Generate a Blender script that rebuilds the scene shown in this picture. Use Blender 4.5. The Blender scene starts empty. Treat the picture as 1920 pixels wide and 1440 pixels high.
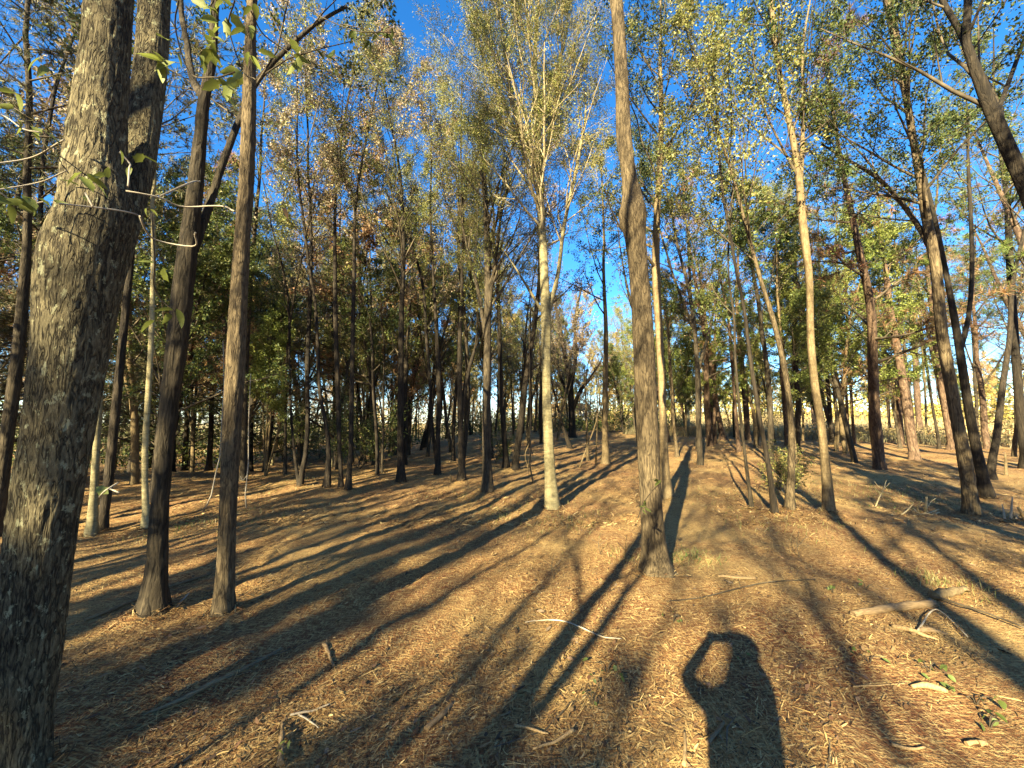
import bpy, bmesh, math, random
import numpy as np
from mathutils import Vector, Matrix

R = math.radians
scene = bpy.context.scene
COL = scene.collection

# ------------------------------------------------------------------ camera, sky, sun, exposure
PITCH = R(5.5); FPX = 721.0; CAMH = 1.6
SUN_EL = R(25.0); SUN_AZ = R(27.0)          # light travels towards azimuth 25 deg right of +Y
cam_d = bpy.data.cameras.new('camera'); cam = bpy.data.objects.new('camera', cam_d); COL.objects.link(cam)
cam.location = (0, 0, CAMH); cam.rotation_euler = (R(90) + PITCH, 0, 0)
cam_d.sensor_width = 36; cam_d.lens = 36 * FPX / 1920; cam_d.clip_start = 0.02; cam_d.clip_end = 1500
scene.camera = cam

world = bpy.data.worlds.new('World'); scene.world = world; world.use_nodes = True
wn = world.node_tree; wn.nodes.clear()
sky = wn.nodes.new('ShaderNodeTexSky'); sky.sky_type = 'NISHITA'; sky.sun_disc = False
sky.sun_elevation = SUN_EL; sky.sun_rotation = SUN_AZ + math.pi
sky.air_density = 1.0; sky.dust_density = 0.15; sky.ozone_density = 5.0; sky.altitude = 300
bg = wn.nodes.new('ShaderNodeBackground'); bg.inputs[1].default_value = 0.064
wo = wn.nodes.new('ShaderNodeOutputWorld')
hsw = wn.nodes.new('ShaderNodeHueSaturation'); hsw.inputs['Saturation'].default_value = 1.22
wn.links.new(sky.outputs[0], hsw.inputs['Color']); wn.links.new(hsw.outputs[0], bg.inputs[0]); wn.links.new(bg.outputs[0], wo.inputs[0])

sun_d = bpy.data.lights.new('sun', 'SUN'); sun = bpy.data.objects.new('sun', sun_d); COL.objects.link(sun)
sun_d.energy = 5.0; sun_d.angle = R(0.5); sun_d.color = (1.0, 0.87, 0.53)
SD = Vector((math.sin(SUN_AZ) * math.cos(SUN_EL), math.cos(SUN_AZ) * math.cos(SUN_EL), -math.sin(SUN_EL)))
sun.rotation_euler = SD.to_track_quat('-Z', 'Y').to_euler()
vs = scene.view_settings
vs.view_transform = 'Standard'; vs.look = 'None'; vs.exposure = 2.65; vs.gamma = 1; vs.use_curve_mapping = False
scene.cycles.max_bounces = 5; scene.cycles.diffuse_bounces = 3; scene.cycles.transparent_max_bounces = 4
scene.cycles.glossy_bounces = 2; scene.cycles.transmission_bounces = 2

# ------------------------------------------------------------------ helpers
def rngf(seed): return np.random.default_rng(seed)

def hash3(i, j, k):
    h = (i * 374761393 + j * 668265263 + k * 2147483647 * 31 + 1013904223) & 0xffffffff
    h = ((h ^ (h >> 13)) * 1274126177) & 0xffffffff
    h = (h ^ (h >> 16)) & 0xffffffff
    return h.astype(np.float64) / 4294967295.0

def vnoise(x, y, z):
    x = np.asarray(x, float); y = np.asarray(y, float) + np.zeros_like(x); z = np.asarray(z, float) + np.zeros_like(x)
    xi = np.floor(x).astype(np.int64); yi = np.floor(y).astype(np.int64); zi = np.floor(z).astype(np.int64)
    fx = x - xi; fy = y - yi; fz = z - zi
    fx = fx * fx * (3 - 2 * fx); fy = fy * fy * (3 - 2 * fy); fz = fz * fz * (3 - 2 * fz)
    out = 0
    for a in (0, 1):
        for b in (0, 1):
            for c in (0, 1):
                w = (fx if a else 1 - fx) * (fy if b else 1 - fy) * (fz if c else 1 - fz)
                out = out + w * hash3(xi + a, yi + b, zi + c)
    return out * 2 - 1

def smooth(a, b, x):
    t = np.clip((x - a) / (b - a), 0, 1)
    return t * t * (3 - 2 * t)

def ground_z(x, y, fine=True):
    x = np.asarray(x, float); y = np.asarray(y, float)
    z = 0.02 * np.clip(y - 4, 0, 34) * smooth(-9, 3, x)
    z = z - 1.0 * smooth(-3, -12, x) * smooth(10, 22, y)
    z = z + 0.5 * smooth(24, 30, y) * smooth(-4, -14, x)                # far bank on the left
    z = z + 0.045 * np.clip(y - 38, 0, 90) * smooth(4, 26, x)           # field rising on the right
    far = smooth(2.5, 9, np.hypot(x, y))
    z = z + 0.10 * vnoise(x * 0.33, y * 0.33, 3.3) * far + 0.05 * vnoise(x * 0.9, y * 0.9, 7.7) * (0.3 + 0.7 * far)
    if fine:
        near = 1 - smooth(14, 30, np.hypot(x, y))
        u = x * math.cos(SUN_AZ + 0.5) - y * math.sin(SUN_AZ + 0.5); v = x * math.sin(SUN_AZ + 0.5) + y * math.cos(SUN_AZ + 0.5)
        z = z + near * (0.030 * vnoise(u * 4.2, v * 1.3, 1.1) + 0.018 * vnoise(x * 7, y * 7, 5.1) + 0.010 * vnoise(x * 15, y * 15, 9.1))
    return z

def gz(x, y): return float(ground_z(np.array([x]), np.array([y]))[0])

cP, sP = math.cos(PITCH), math.sin(PITCH)
def ray(px, py):
    x = (px - 960) / FPX; y = (720 - py) / FPX
    return Vector((x, cP - y * sP, sP + y * cP))

def on_ground(px, py):
    d = ray(px, py); t = 0.5; step = 0.05
    while t < 300:
        p = d * t
        if CAMH + p.z < gz(p.x, p.y):
            break
        t += step; step = 0.05 + t * 0.01
    lo, hi = t - step, t
    for _ in range(12):
        m = (lo + hi) / 2; p = d * m
        if CAMH + p.z < gz(p.x, p.y): hi = m
        else: lo = m
    p = d * hi
    return Vector((p.x, p.y, gz(p.x, p.y)))

def at_y(px, py, Y):
    d = ray(px, py); t = Y / d.y
    return Vector((d.x * t, Y, CAMH + d.z * t))

def camdepth(p): return (p.y * cP + (p.z - CAMH) * sP) * p.y / math.hypot(p.x, p.y)

def mesh_from(name, V, F, mat=None, smooth_shade=False):
    V = np.asarray(V, np.float32).reshape(-1, 3); F = np.asarray(F, np.int32)
    me = bpy.data.meshes.new(name)
    n = F.shape[1]
    me.vertices.add(len(V)); me.vertices.foreach_set('co', V.ravel())
    me.loops.add(F.size); me.loops.foreach_set('vertex_index', F.ravel())
    me.polygons.add(len(F)); me.polygons.foreach_set('loop_start', np.arange(0, F.size, n, dtype=np.int32))
    me.polygons.foreach_set('loop_total', np.full(len(F), n, np.int32))
    if smooth_shade: me.polygons.foreach_set('use_smooth', np.ones(len(F), bool))
    me.update(calc_edges=True)
    if mat: me.materials.append(mat)
    return me

def link(name, me, parent=None, loc=None, kind=None, label=None):
    o = bpy.data.objects.new(name, me); COL.objects.link(o)
    if parent: o.parent = parent
    if loc is not None: o.location = loc
    if kind: o['kind'] = kind
    if label: o['label'] = label
    return o

def empty(name, loc, label, cat, group=None):
    o = bpy.data.objects.new(name, None); COL.objects.link(o); o.location = loc
    o['label'] = label; o['category'] = cat
    if group: o['group'] = group
    return o

def tag(o, label, cat, group=None, kind=None):
    o['label'] = label; o['category'] = cat
    if group: o['group'] = group
    if kind: o['kind'] = kind
    return o

def nrm(v): return v / np.maximum(np.linalg.norm(v, axis=-1, keepdims=True), 1e-9)

def tubes(P, Rr, sides):
    """P (N,K,3), Rr (N,K) -> verts, quads (open tubes)."""
    N, K, _ = P.shape
    T = np.gradient(P, axis=1); T = nrm(T)
    main = nrm(P[:, -1] - P[:, 0])
    ref = np.where(np.abs(main[:, 2:3]) > 0.8, np.array([[1.0, 0, 0]]), np.array([[0, 0, 1.0]]))[:, None, :]
    A = nrm(np.cross(T, np.broadcast_to(ref, T.shape))); B = np.cross(T, A)
    ang = np.arange(sides) / sides * 2 * math.pi
    V = P[:, :, None, :] + Rr[:, :, None, None] * (np.cos(ang)[None, None, :, None] * A[:, :, None, :] + np.sin(ang)[None, None, :, None] * B[:, :, None, :])
    V = V.reshape(-1, 3)
    n = np.arange(N)[:, None, None] * K * sides; k = np.arange(K - 1)[None, :, None] * sides; s = np.arange(sides)[None, None, :]
    s2 = (s + 1) % sides
    a = n + k + s; b = n + k + s2
    F = np.stack([a, b, b + sides, a + sides], -1).reshape(-1, 4)
    return V, F

def merge(parts):
    Vs, Fs, o = [], [], 0
    for V, F in parts:
        Vs.append(V); Fs.append(F + o); o += len(V)
    return np.concatenate(Vs), np.concatenate(Fs)

def resample(P, r, K):
    """Catmull-style smooth resample of a single polyline to K points."""
    P = np.asarray(P, float); r = np.asarray(r, float)
    d = np.concatenate([[0], np.cumsum(np.linalg.norm(np.diff(P, axis=0), axis=1))]); d /= d[-1]
    m = np.gradient(P, d, axis=0); mr = np.gradient(r, d)
    t = np.linspace(0, 1, K); i = np.clip(np.searchsorted(d, t, side='right') - 1, 0, len(d) - 2)
    h = d[i + 1] - d[i]; s = (t - d[i]) / h
    h00 = 2 * s**3 - 3 * s**2 + 1; h10 = s**3 - 2 * s**2 + s; h01 = -2 * s**3 + 3 * s**2; h11 = s**3 - s**2
    Q = h00[:, None] * P[i] + (h10 * h)[:, None] * m[i] + h01[:, None] * P[i + 1] + (h11 * h)[:, None] * m[i + 1]
    q = h00 * r[i] + h10 * h * mr[i] + h01 * r[i + 1] + h11 * h * mr[i + 1]
    return Q, np.maximum(q, 0.003)

def children(rng, P, Rr, n, t0, t1, ang, length, up=0.1, wob=0.12, K=5, rf=0.5, taper=0.3, rmax=1, longer_low=0.5, absolute=False):
    """n children per parent polyline; vectorised. length is a fraction of the parent's, or metres when absolute."""
    N, KP, _ = P.shape
    idx = np.repeat(np.arange(N), n); M = N * n
    u = (np.tile(np.arange(n), N) + rng.random(M)) / n
    t = t0 + (t1 - t0) * u
    f = t * (KP - 1); i = np.minimum(f.astype(int), KP - 2); w = (f - i)[:, None]
    pos = P[idx, i] * (1 - w) + P[idx, i + 1] * w
    rr = Rr[idx, i] * (1 - w[:, 0]) + Rr[idx, i + 1] * w[:, 0]
    tan = nrm(P[idx, i + 1] - P[idx, i])
    perp = nrm(np.cross(tan, nrm(rng.normal(size=(M, 3)))))
    a = np.radians(rng.uniform(ang[0], ang[1], M))[:, None]
    d = np.cos(a) * tan + np.sin(a) * perp
    PL = np.linalg.norm(np.diff(P, axis=1), axis=2).sum(1)[idx]
    L = (length if absolute else length * PL) * (1 - longer_low * u) * rng.uniform(0.6, 1.25, M)
    step = (L / (K - 1))[:, None]
    Q = np.zeros((M, K, 3)); Q[:, 0] = pos; q = np.zeros((M, K)); r0 = np.minimum(rr * rf, rmax)
    q[:, 0] = r0
    for k in range(1, K):
        d = nrm(d + np.array([0, 0, up]) + rng.normal(size=(M, 3)) * wob)
        Q[:, k] = Q[:, k - 1] + d * step
        q[:, k] = r0 * (1 - (1 - taper) * k / (K - 1))
    return Q, q

def leaves(rng, P, n, L, W, droop=0.3, t0=0.15, spread=0.04, upright=0.0, fold=0.15):
    N, K, _ = P.shape
    idx = np.repeat(np.arange(N), n); M = N * n
    t = t0 + (1 - t0) * rng.random(M)
    f = t * (K - 1); i = np.minimum(f.astype(int), K - 2); w = (f - i)[:, None]
    pos = P[idx, i] * (1 - w) + P[idx, i + 1] * w + rng.normal(size=(M, 3)) * spread
    tan = nrm(P[idx, i + 1] - P[idx, i])
    d = nrm(tan * 0.6 + nrm(rng.normal(size=(M, 3))) + np.array([0, 0, -droop]))
    side = nrm(np.cross(d, nrm(rng.normal(size=(M, 3)) + np.array([0, 0, upright]))))
    nn = np.cross(d, side)
    l = (L * rng.uniform(0.6, 1.3, M))[:, None]; wd = (W * rng.uniform(0.7, 1.2, M))[:, None]
    a = pos; b = pos + d * l * 0.45 + side * wd * 0.5 + nn * wd * fold; c = pos + d * l; e = pos + d * l * 0.45 - side * wd * 0.5 + nn * wd * fold
    V = np.stack([b, e, c], 1).reshape(-1, 3)
    F = np.arange(M * 3).reshape(-1, 3)
    return V, F

def needles(rng, P, n, L, W, t0=0.3):
    """tufts of needles: n tufts per twig, each 7 narrow blades."""
    N, K, _ = P.shape
    idx = np.repeat(np.arange(N), n); M = N * n
    t = t0 + (1 - t0) * rng.random(M)
    f = t * (K - 1); i = np.minimum(f.astype(int), K - 2); w = (f - i)[:, None]
    pos = P[idx, i] * (1 - w) + P[idx, i + 1] * w
    tan = nrm(P[idx, i + 1] - P[idx, i] + np.array([0, 0, 0.02]))
    B = 7
    pos = np.repeat(pos, B, 0); tan = np.repeat(tan, B, 0); M *= B
    d = nrm(tan * 0.8 + nrm(rng.normal(size=(M, 3))))
    side = nrm(np.cross(d, rng.normal(size=(M, 3))))
    l = (L * rng.uniform(0.6, 1.2, M))[:, None]
    a = pos + side * W * .6; b = pos - side * W * .6; c = pos + d * l
    V = np.stack([a, b, c], 1).reshape(-1, 3)
    return V, np.arange(M * 3).reshape(-1, 3)

# ------------------------------------------------------------------ materials
def new_mat(name):
    m = bpy.data.materials.new(name); m.use_nodes = True
    nt = m.node_tree; b = nt.nodes['Principled BSDF']
    b.inputs['Specular IOR Level'].default_value = 0.25
    return m, nt, b

def N(nt, t, **kw):
    n = nt.nodes.new(t)
    for k, v in kw.items():
        if k in n.inputs.keys(): n.inputs[k].default_value = v
        else: setattr(n, k, v)
    return n

def ramp(nt, fac, stops, interp='LINEAR'):
    r = nt.nodes.new('ShaderNodeValToRGB'); r.color_ramp.interpolation = interp
    e = r.color_ramp.elements
    while len(e) < len(stops): e.new(0.5)
    for i, (p, c) in enumerate(stops):
        e[i].position = p; e[i].color = (*c, 1) if len(c) == 3 else c
    nt.links.new(fac, r.inputs[0]); return r

def scaled(nt, sc, rot=(0, 0, 0), coord='Object'):
    tc = nt.nodes.new('ShaderNodeTexCoord'); mp = nt.nodes.new('ShaderNodeMapping')
    mp.inputs['Scale'].default_value = sc; mp.inputs['Rotation'].default_value = rot
    nt.links.new(tc.outputs[coord], mp.inputs[0]); return mp.outputs[0]

def mixc(nt, fac, a, b, mode='MIX'):
    m = nt.nodes.new('ShaderNodeMix'); m.data_type = 'RGBA'; m.blend_type = mode
    if isinstance(fac, (int, float)): m.inputs[0].default_value = fac
    else: nt.links.new(fac, m.inputs[0])
    for s, v in ((6, a), (7, b)):
        if isinstance(v, tuple): m.inputs[s].default_value = (*v, 1)
        else: nt.links.new(v, m.inputs[s])
    return m.outputs[2]

def bark(name, dark, mid, light, lichen=None, ridge=26, stretch=0.16, bands=0.0, bump=0.5, lich_amt=0.55, crackamt=0.8):
    m, nt, b = new_mat(name)
    n1 = N(nt, 'ShaderNodeTexNoise', Scale=ridge, Detail=8, Roughness=0.75); nt.links.new(scaled(nt, (1, 1, stretch)), n1.inputs[0])
    n2 = N(nt, 'ShaderNodeTexNoise', Scale=3.5, Detail=4); nt.links.new(scaled(nt, (1, 1, 0.5)), n2.inputs[0])
    r1 = ramp(nt, n1.outputs[0], [(0.36, dark), (0.5, mid), (0.66, light)])
    fz = N(nt, 'ShaderNodeTexNoise', Scale=ridge * .62, Detail=2.5, Roughness=0.55, Distortion=0.5); nt.links.new(scaled(nt, (1, 1, stretch * .75)), fz.inputs[0])
    ab = nt.nodes.new('ShaderNodeMath'); ab.operation = 'SUBTRACT'; nt.links.new(fz.outputs[0], ab.inputs[0]); ab.inputs[1].default_value = 0.5
    ab2 = nt.nodes.new('ShaderNodeMath'); ab2.operation = 'ABSOLUTE'; nt.links.new(ab.outputs[0], ab2.inputs[0])
    crack = ramp(nt, ab2.outputs[0], [(0.0, (0, 0, 0)), (0.065, (1, 1, 1))]).outputs[0]
    col = mixc(nt, 0.35, r1.outputs[0], ramp(nt, n2.outputs[0], [(0.3, dark), (0.7, light)]).outputs[0])
    col = mixc(nt, crackamt, col, mixc(nt, crack, dark, col))
    if bands:
        n3 = N(nt, 'ShaderNodeTexNoise', Scale=9, Detail=3); nt.links.new(scaled(nt, (0.6, 0.6, 4.5)), n3.inputs[0])
        col = mixc(nt, ramp(nt, n3.outputs[0], [(0.5, (0, 0, 0)), (0.68, (bands,) * 3)]).outputs[0], col, dark)
    if lichen:
        n4 = N(nt, 'ShaderNodeTexNoise', Scale=26, Detail=6, Roughness=0.7); nt.links.new(scaled(nt, (1, 1, 0.6)), n4.inputs[0])
        col = mixc(nt, ramp(nt, n4.outputs[0], [(lich_amt, (0, 0, 0)), (lich_amt + 0.06, (0.85,) * 3)]).outputs[0], col, lichen)
    oi = nt.nodes.new('ShaderNodeObjectInfo')
    hs = nt.nodes.new('ShaderNodeHueSaturation'); nt.links.new(col, hs.inputs['Color'])
    mr = N(nt, 'ShaderNodeMapRange'); mr.inputs[3].default_value = 0.75; mr.inputs[4].default_value = 1.25
    nt.links.new(oi.outputs['Random'], mr.inputs[0]); nt.links.new(mr.outputs[0], hs.inputs['Value'])
    nt.links.new(hs.outputs[0], b.inputs['Base Color']); b.inputs['Roughness'].default_value = 0.9
    bp = N(nt, 'ShaderNodeBump', Strength=bump, Distance=0.015)
    hm = nt.nodes.new('ShaderNodeMath'); hm.operation = 'MULTIPLY_ADD'; nt.links.new(crack, hm.inputs[0]); hm.inputs[1].default_value = crackamt * .6; nt.links.new(n1.outputs[0], hm.inputs[2]); nt.links.new(hm.outputs[0], bp.inputs['Height'])
    nt.links.new(bp.outputs[0], b.inputs['Normal'])
    return m

def leafmat(name, cols, trans=0.35, rough=0.55):
    m, nt, b = new_mat(name)
    g = nt.nodes.new('ShaderNodeNewGeometry'); oi = nt.nodes.new('ShaderNodeObjectInfo')
    r = ramp(nt, g.outputs['Random Per Island'], [(i / (len(cols) - 1), c) for i, c in enumerate(cols)])
    n = N(nt, 'ShaderNodeTexNoise', Scale=0.7, Detail=2); nt.links.new(scaled(nt, (1, 1, 1)), n.inputs[0])
    hs = nt.nodes.new('ShaderNodeHueSaturation')
    mr = N(nt, 'ShaderNodeMapRange'); mr.inputs[3].default_value = 0.8; mr.inputs[4].default_value = 1.3
    nt.links.new(oi.outputs['Random'], mr.inputs[0]); nt.links.new(mr.outputs[0], hs.inputs['Value'])
    mr2 = N(nt, 'ShaderNodeMapRange'); mr2.inputs[1].default_value = 0.3; mr2.inputs[2].default_value = 0.7; mr2.inputs[3].default_value = 0.475; mr2.inputs[4].default_value = 0.515
    nt.links.new(n.outputs[0], mr2.inputs[0]); nt.links.new(mr2.outputs[0], hs.inputs['Hue'])
    nt.links.new(r.outputs[0], hs.inputs['Color']); nt.links.new(hs.outputs[0], b.inputs['Base Color'])
    b.inputs['Roughness'].default_value = rough; b.inputs['Specular IOR Level'].default_value = 0.4
    tr = nt.nodes.new('ShaderNodeBsdfTranslucent'); nt.links.new(hs.outputs[0], tr.inputs[0])
    mx = nt.nodes.new('ShaderNodeMixShader'); mx.inputs[0].default_value = trans
    out = nt.nodes['Material Output']
    nt.links.new(b.outputs[0], mx.inputs[1]); nt.links.new(tr.outputs[0], mx.inputs[2]); nt.links.new(mx.outputs[0], out.inputs[0])
    return m

def chipmat(name, cols, rough=0.8):
    m, nt, b = new_mat(name)
    g = nt.nodes.new('ShaderNodeNewGeometry')
    r = ramp(nt, g.outputs['Random Per Island'], [(i / (len(cols) - 1), c) for i, c in enumerate(cols)])
    nt.links.new(r.outputs[0], b.inputs['Base Color']); b.inputs['Roughness'].default_value = rough
    return m

def woodmat(name, a, c, sc=(3, 3, 30)):
    m, nt, b = new_mat(name)
    n = N(nt, 'ShaderNodeTexNoise', Scale=6, Detail=4); nt.links.new(scaled(nt, sc), n.inputs[0])
    r = ramp(nt, n.outputs[0], [(0.35, a), (0.65, c)]); nt.links.new(r.outputs[0], b.inputs['Base Color']); b.inputs['Roughness'].default_value = 0.8
    bp = N(nt, 'ShaderNodeBump', Strength=0.4, Distance=0.004); nt.links.new(n.outputs[0], bp.inputs['Height']); nt.links.new(bp.outputs[0], b.inputs['Normal'])
    return m

M = {}
M['lichen_bark'] = bark('lichen_bark', (.010, .007, .004), (.115, .09, .052), (.29, .245, .145), lichen=(.36, .35, .22), ridge=70, stretch=0.24, bump=1.0, lich_amt=.575, crackamt=.85)
M['oak_bark'] = bark('oak_bark', (.03, .02, .012), (.105, .075, .043), (.20, .15, .085), ridge=34, stretch=0.2, bump=0.9)
M['grey_bark'] = bark('grey_bark', (.020, .0135, .008), (.097, .070, .040), (.172, .128, .073), ridge=48, stretch=0.22, bump=0.7)
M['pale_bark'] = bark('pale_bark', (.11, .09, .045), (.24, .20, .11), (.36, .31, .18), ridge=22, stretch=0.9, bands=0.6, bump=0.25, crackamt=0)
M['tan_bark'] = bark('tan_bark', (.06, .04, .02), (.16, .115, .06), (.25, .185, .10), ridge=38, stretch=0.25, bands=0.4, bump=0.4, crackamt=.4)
M['shaded_dark_bark'] = bark('shaded_dark_bark', (.008, .006, .005), (.024, .018, .012), (.06, .045, .03), ridge=30, stretch=0.18, bump=0.7)  # dark bark, lowered further so the colour carries the shade on the trunks
M['shaded_mid_bark'] = bark('shaded_mid_bark', (.013, .01, .007), (.045, .034, .021), (.10, .077, .05), ridge=30, stretch=0.2, bump=0.6)  # brown bark with trunk shade put into its darkened colour
M['pine_bark'] = bark('pine_bark', (.025, .015, .01), (.09, .055, .036), (.19, .125, .08), ridge=18, stretch=0.3, bump=0.8)
M['twig'] = woodmat('twig', (.035, .026, .017), (.11, .085, .055), (1, 1, 1))
M['pale_twig'] = woodmat('pale_twig', (.22, .17, .095), (.37, .30, .18), (1, 1, 1))
M['dead_twig'] = woodmat('dead_twig', (.20, .16, .12), (.38, .33, .26), (1, 1, 1))
M['willow_leaf'] = leafmat('willow_leaf', [(.06, .075, .02), (.13, .15, .035), (.20, .20, .05), (.32, .28, .09), (.12, .14, .04)])
M['dark_leaf'] = leafmat('dark_leaf', [(.025, .04, .012), (.05, .075, .02), (.09, .115, .028), (.15, .15, .035)])
M['bright_leaf'] = leafmat('bright_leaf', [(.09, .12, .025), (.16, .19, .04), (.26, .28, .07)], trans=0.4)
M['brown_leaf'] = leafmat('brown_leaf', [(.11, .08, .045), (.22, .16, .09), (.36, .27, .17), (.13, .13, .05), (.44, .34, .24)])
M['yellow_leaf'] = leafmat('yellow_leaf', [(.17, .17, .04), (.32, .29, .07), (.44, .36, .11), (.24, .16, .06)])
M['gold_leaf'] = leafmat('gold_leaf', [(.26, .20, .08), (.44, .33, .14), (.36, .22, .09), (.22, .21, .07)])
M['orange_leaf'] = leafmat('orange_leaf', [(.24, .13, .06), (.34, .19, .09), (.20, .14, .07), (.42, .29, .16)])
M['pine_needle'] = leafmat('pine_needle', [(.05, .085, .02), (.11, .16, .03), (.18, .22, .05), (.10, .13, .035)], trans=0.2)
M['dark_needle'] = leafmat('dark_needle', [(.03, .045, .018), (.06, .075, .025), (.13, .12, .045), (.22, .16, .09)], trans=0.2)
M['dry_needle'] = leafmat('dry_needle', [(.22, .11, .055), (.34, .18, .08), (.16, .11, .05), (.14, .15, .04)], trans=0.2)
M['chip'] = chipmat('chip', [(.020, .010, .005), (.085, .042, .018), (.20, .112, .043), (.33, .21, .085), (.12, .055, .023), (.52, .37, .17), (.03, .016, .008), (.15, .08, .032)])
M['flake'] = chipmat('flake', [(.03, .018, .011), (.07, .042, .025), (.12, .075, .045), (.18, .13, .085)])
M['straw'] = chipmat('straw', [(.13, .07, .026), (.30, .19, .07), (.48, .34, .145), (.22, .12, .042)])
M['splinter'] = woodmat('splinter', (.20, .125, .06), (.36, .25, .125), (30, 30, 3))
M['bare_wood'] = woodmat('bare_wood', (.13, .085, .045), (.24, .165, .09))
M['grass'] = leafmat('grass', [(.07, .10, .025), (.14, .16, .04), (.28, .24, .10), (.34, .28, .14)])
M['field_grass'] = leafmat('field_grass', [(.30, .22, .10), (.42, .33, .16), (.26, .22, .10), (.36, .26, .13)])
M['fringe'] = leafmat('fringe', [(.10, .10, .05), (.17, .15, .08), (.26, .22, .12), (.12, .10, .06)])
M['weed_leaf'] = leafmat('weed_leaf', [(.05, .08, .02), (.10, .14, .035), (.15, .18, .05)])

M['dead_leaf'] = leafmat('dead_leaf', [(.06, .03, .012), (.15, .085, .035), (.26, .17, .08), (.10, .05, .022)], trans=.15)
def ground_material():
    m, nt, b = new_mat('leaf_litter_ground')
    tc = nt.nodes.new('ShaderNodeTexCoord')
    big = N(nt, 'ShaderNodeTexNoise', Scale=0.55, Detail=4); nt.links.new(tc.outputs['Object'], big.inputs[0])
    c1 = ramp(nt, big.outputs[0], [(0.36, (.13, .046, .018)), (0.5, (.19, .09, .033)), (0.64, (.30, .185, .07))]).outputs[0]
    sts = []
    for i, (sc, rt) in enumerate([((14, 90, 20), 0.3), ((80, 16, 20), 0.5), ((60, 60, 30), 0.9), ((12, 60, 20), -0.6)]):
        n = N(nt, 'ShaderNodeTexNoise', Scale=1.0, Detail=3, Roughness=0.6); nt.links.new(scaled(nt, sc, (0, 0, rt)), n.inputs[0]); sts.append(n.outputs[0])
    mx = nt.nodes.new('ShaderNodeMath'); mx.operation = 'MAXIMUM'; nt.links.new(sts[0], mx.inputs[0]); nt.links.new(sts[1], mx.inputs[1])
    mx2 = nt.nodes.new('ShaderNodeMath'); mx2.operation = 'MAXIMUM'; nt.links.new(mx.outputs[0], mx2.inputs[0]); nt.links.new(sts[3], mx2.inputs[1])
    c2 = mixc(nt, ramp(nt, mx2.outputs[0], [(0.52, (0, 0, 0)), (0.66, (0.85,) * 3)]).outputs[0], c1, (.48, .33, .135))
    c3 = mixc(nt, ramp(nt, sts[2], [(0.34, (0.75,) * 3), (0.46, (0, 0, 0))]).outputs[0], c2, (.045, .022, .01))
    far = N(nt, 'ShaderNodeTexNoise', Scale=0.16, Detail=5); nt.links.new(tc.outputs['Object'], far.inputs[0])
    c4 = mixc(nt, ramp(nt, far.outputs[0], [(0.52, (0, 0, 0)), (0.64, (0.5,) * 3)]).outputs[0], c3, (.24, .165, .07))
    # the open field beyond the wood
    sep = nt.nodes.new('ShaderNodeSeparateXYZ'); nt.links.new(tc.outputs['Object'], sep.inputs[0])
    mr = N(nt, 'ShaderNodeMapRange'); mr.inputs[1].default_value = 36; mr.inputs[2].default_value = 46; nt.links.new(sep.outputs[1], mr.inputs[0])
    c5 = mixc(nt, mr.outputs[0], c4, (.34, .26, .12))
    nt.links.new(c5, b.inputs['Base Color']); b.inputs['Roughness'].default_value = 0.95
    bp = N(nt, 'ShaderNodeBump', Strength=0.9, Distance=0.03)
    ad = nt.nodes.new('ShaderNodeMath'); ad.operation = 'ADD'; nt.links.new(mx2.outputs[0], ad.inputs[0]); nt.links.new(sts[2], ad.inputs[1])
    nt.links.new(ad.outputs[0], bp.inputs['Height']); nt.links.new(bp.outputs[0], b.inputs['Normal'])
    return m

# ------------------------------------------------------------------ ground sheet
def build_ground():
    n = 370
    a = np.linspace(-1, 1, n)
    xs = 3.0 * np.sinh(a * 5.3) / 1.0; ys = 3.0 * np.sinh(a * 5.3) + 4.0
    X, Y = np.meshgrid(xs, ys)
    Z = ground_z(X, Y)
    for (tx, ty, r, h) in MOUNDS:
        d = np.hypot(X - tx, Y - ty); Z = Z + h * np.exp(-(d / r) ** 2)
    V = np.stack([X, Y, Z], -1).reshape(-1, 3)
    i = np.arange(n - 1)[:, None] * n; j = np.arange(n - 1)[None, :]
    q = i + j
    F = np.stack([q, q + 1, q + n + 1, q + n], -1).reshape(-1, 4)
    o = link('ground', mesh_from('ground', V, F, ground_material(), True))
    o['kind'] = 'structure'
MOUNDS = []

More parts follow.
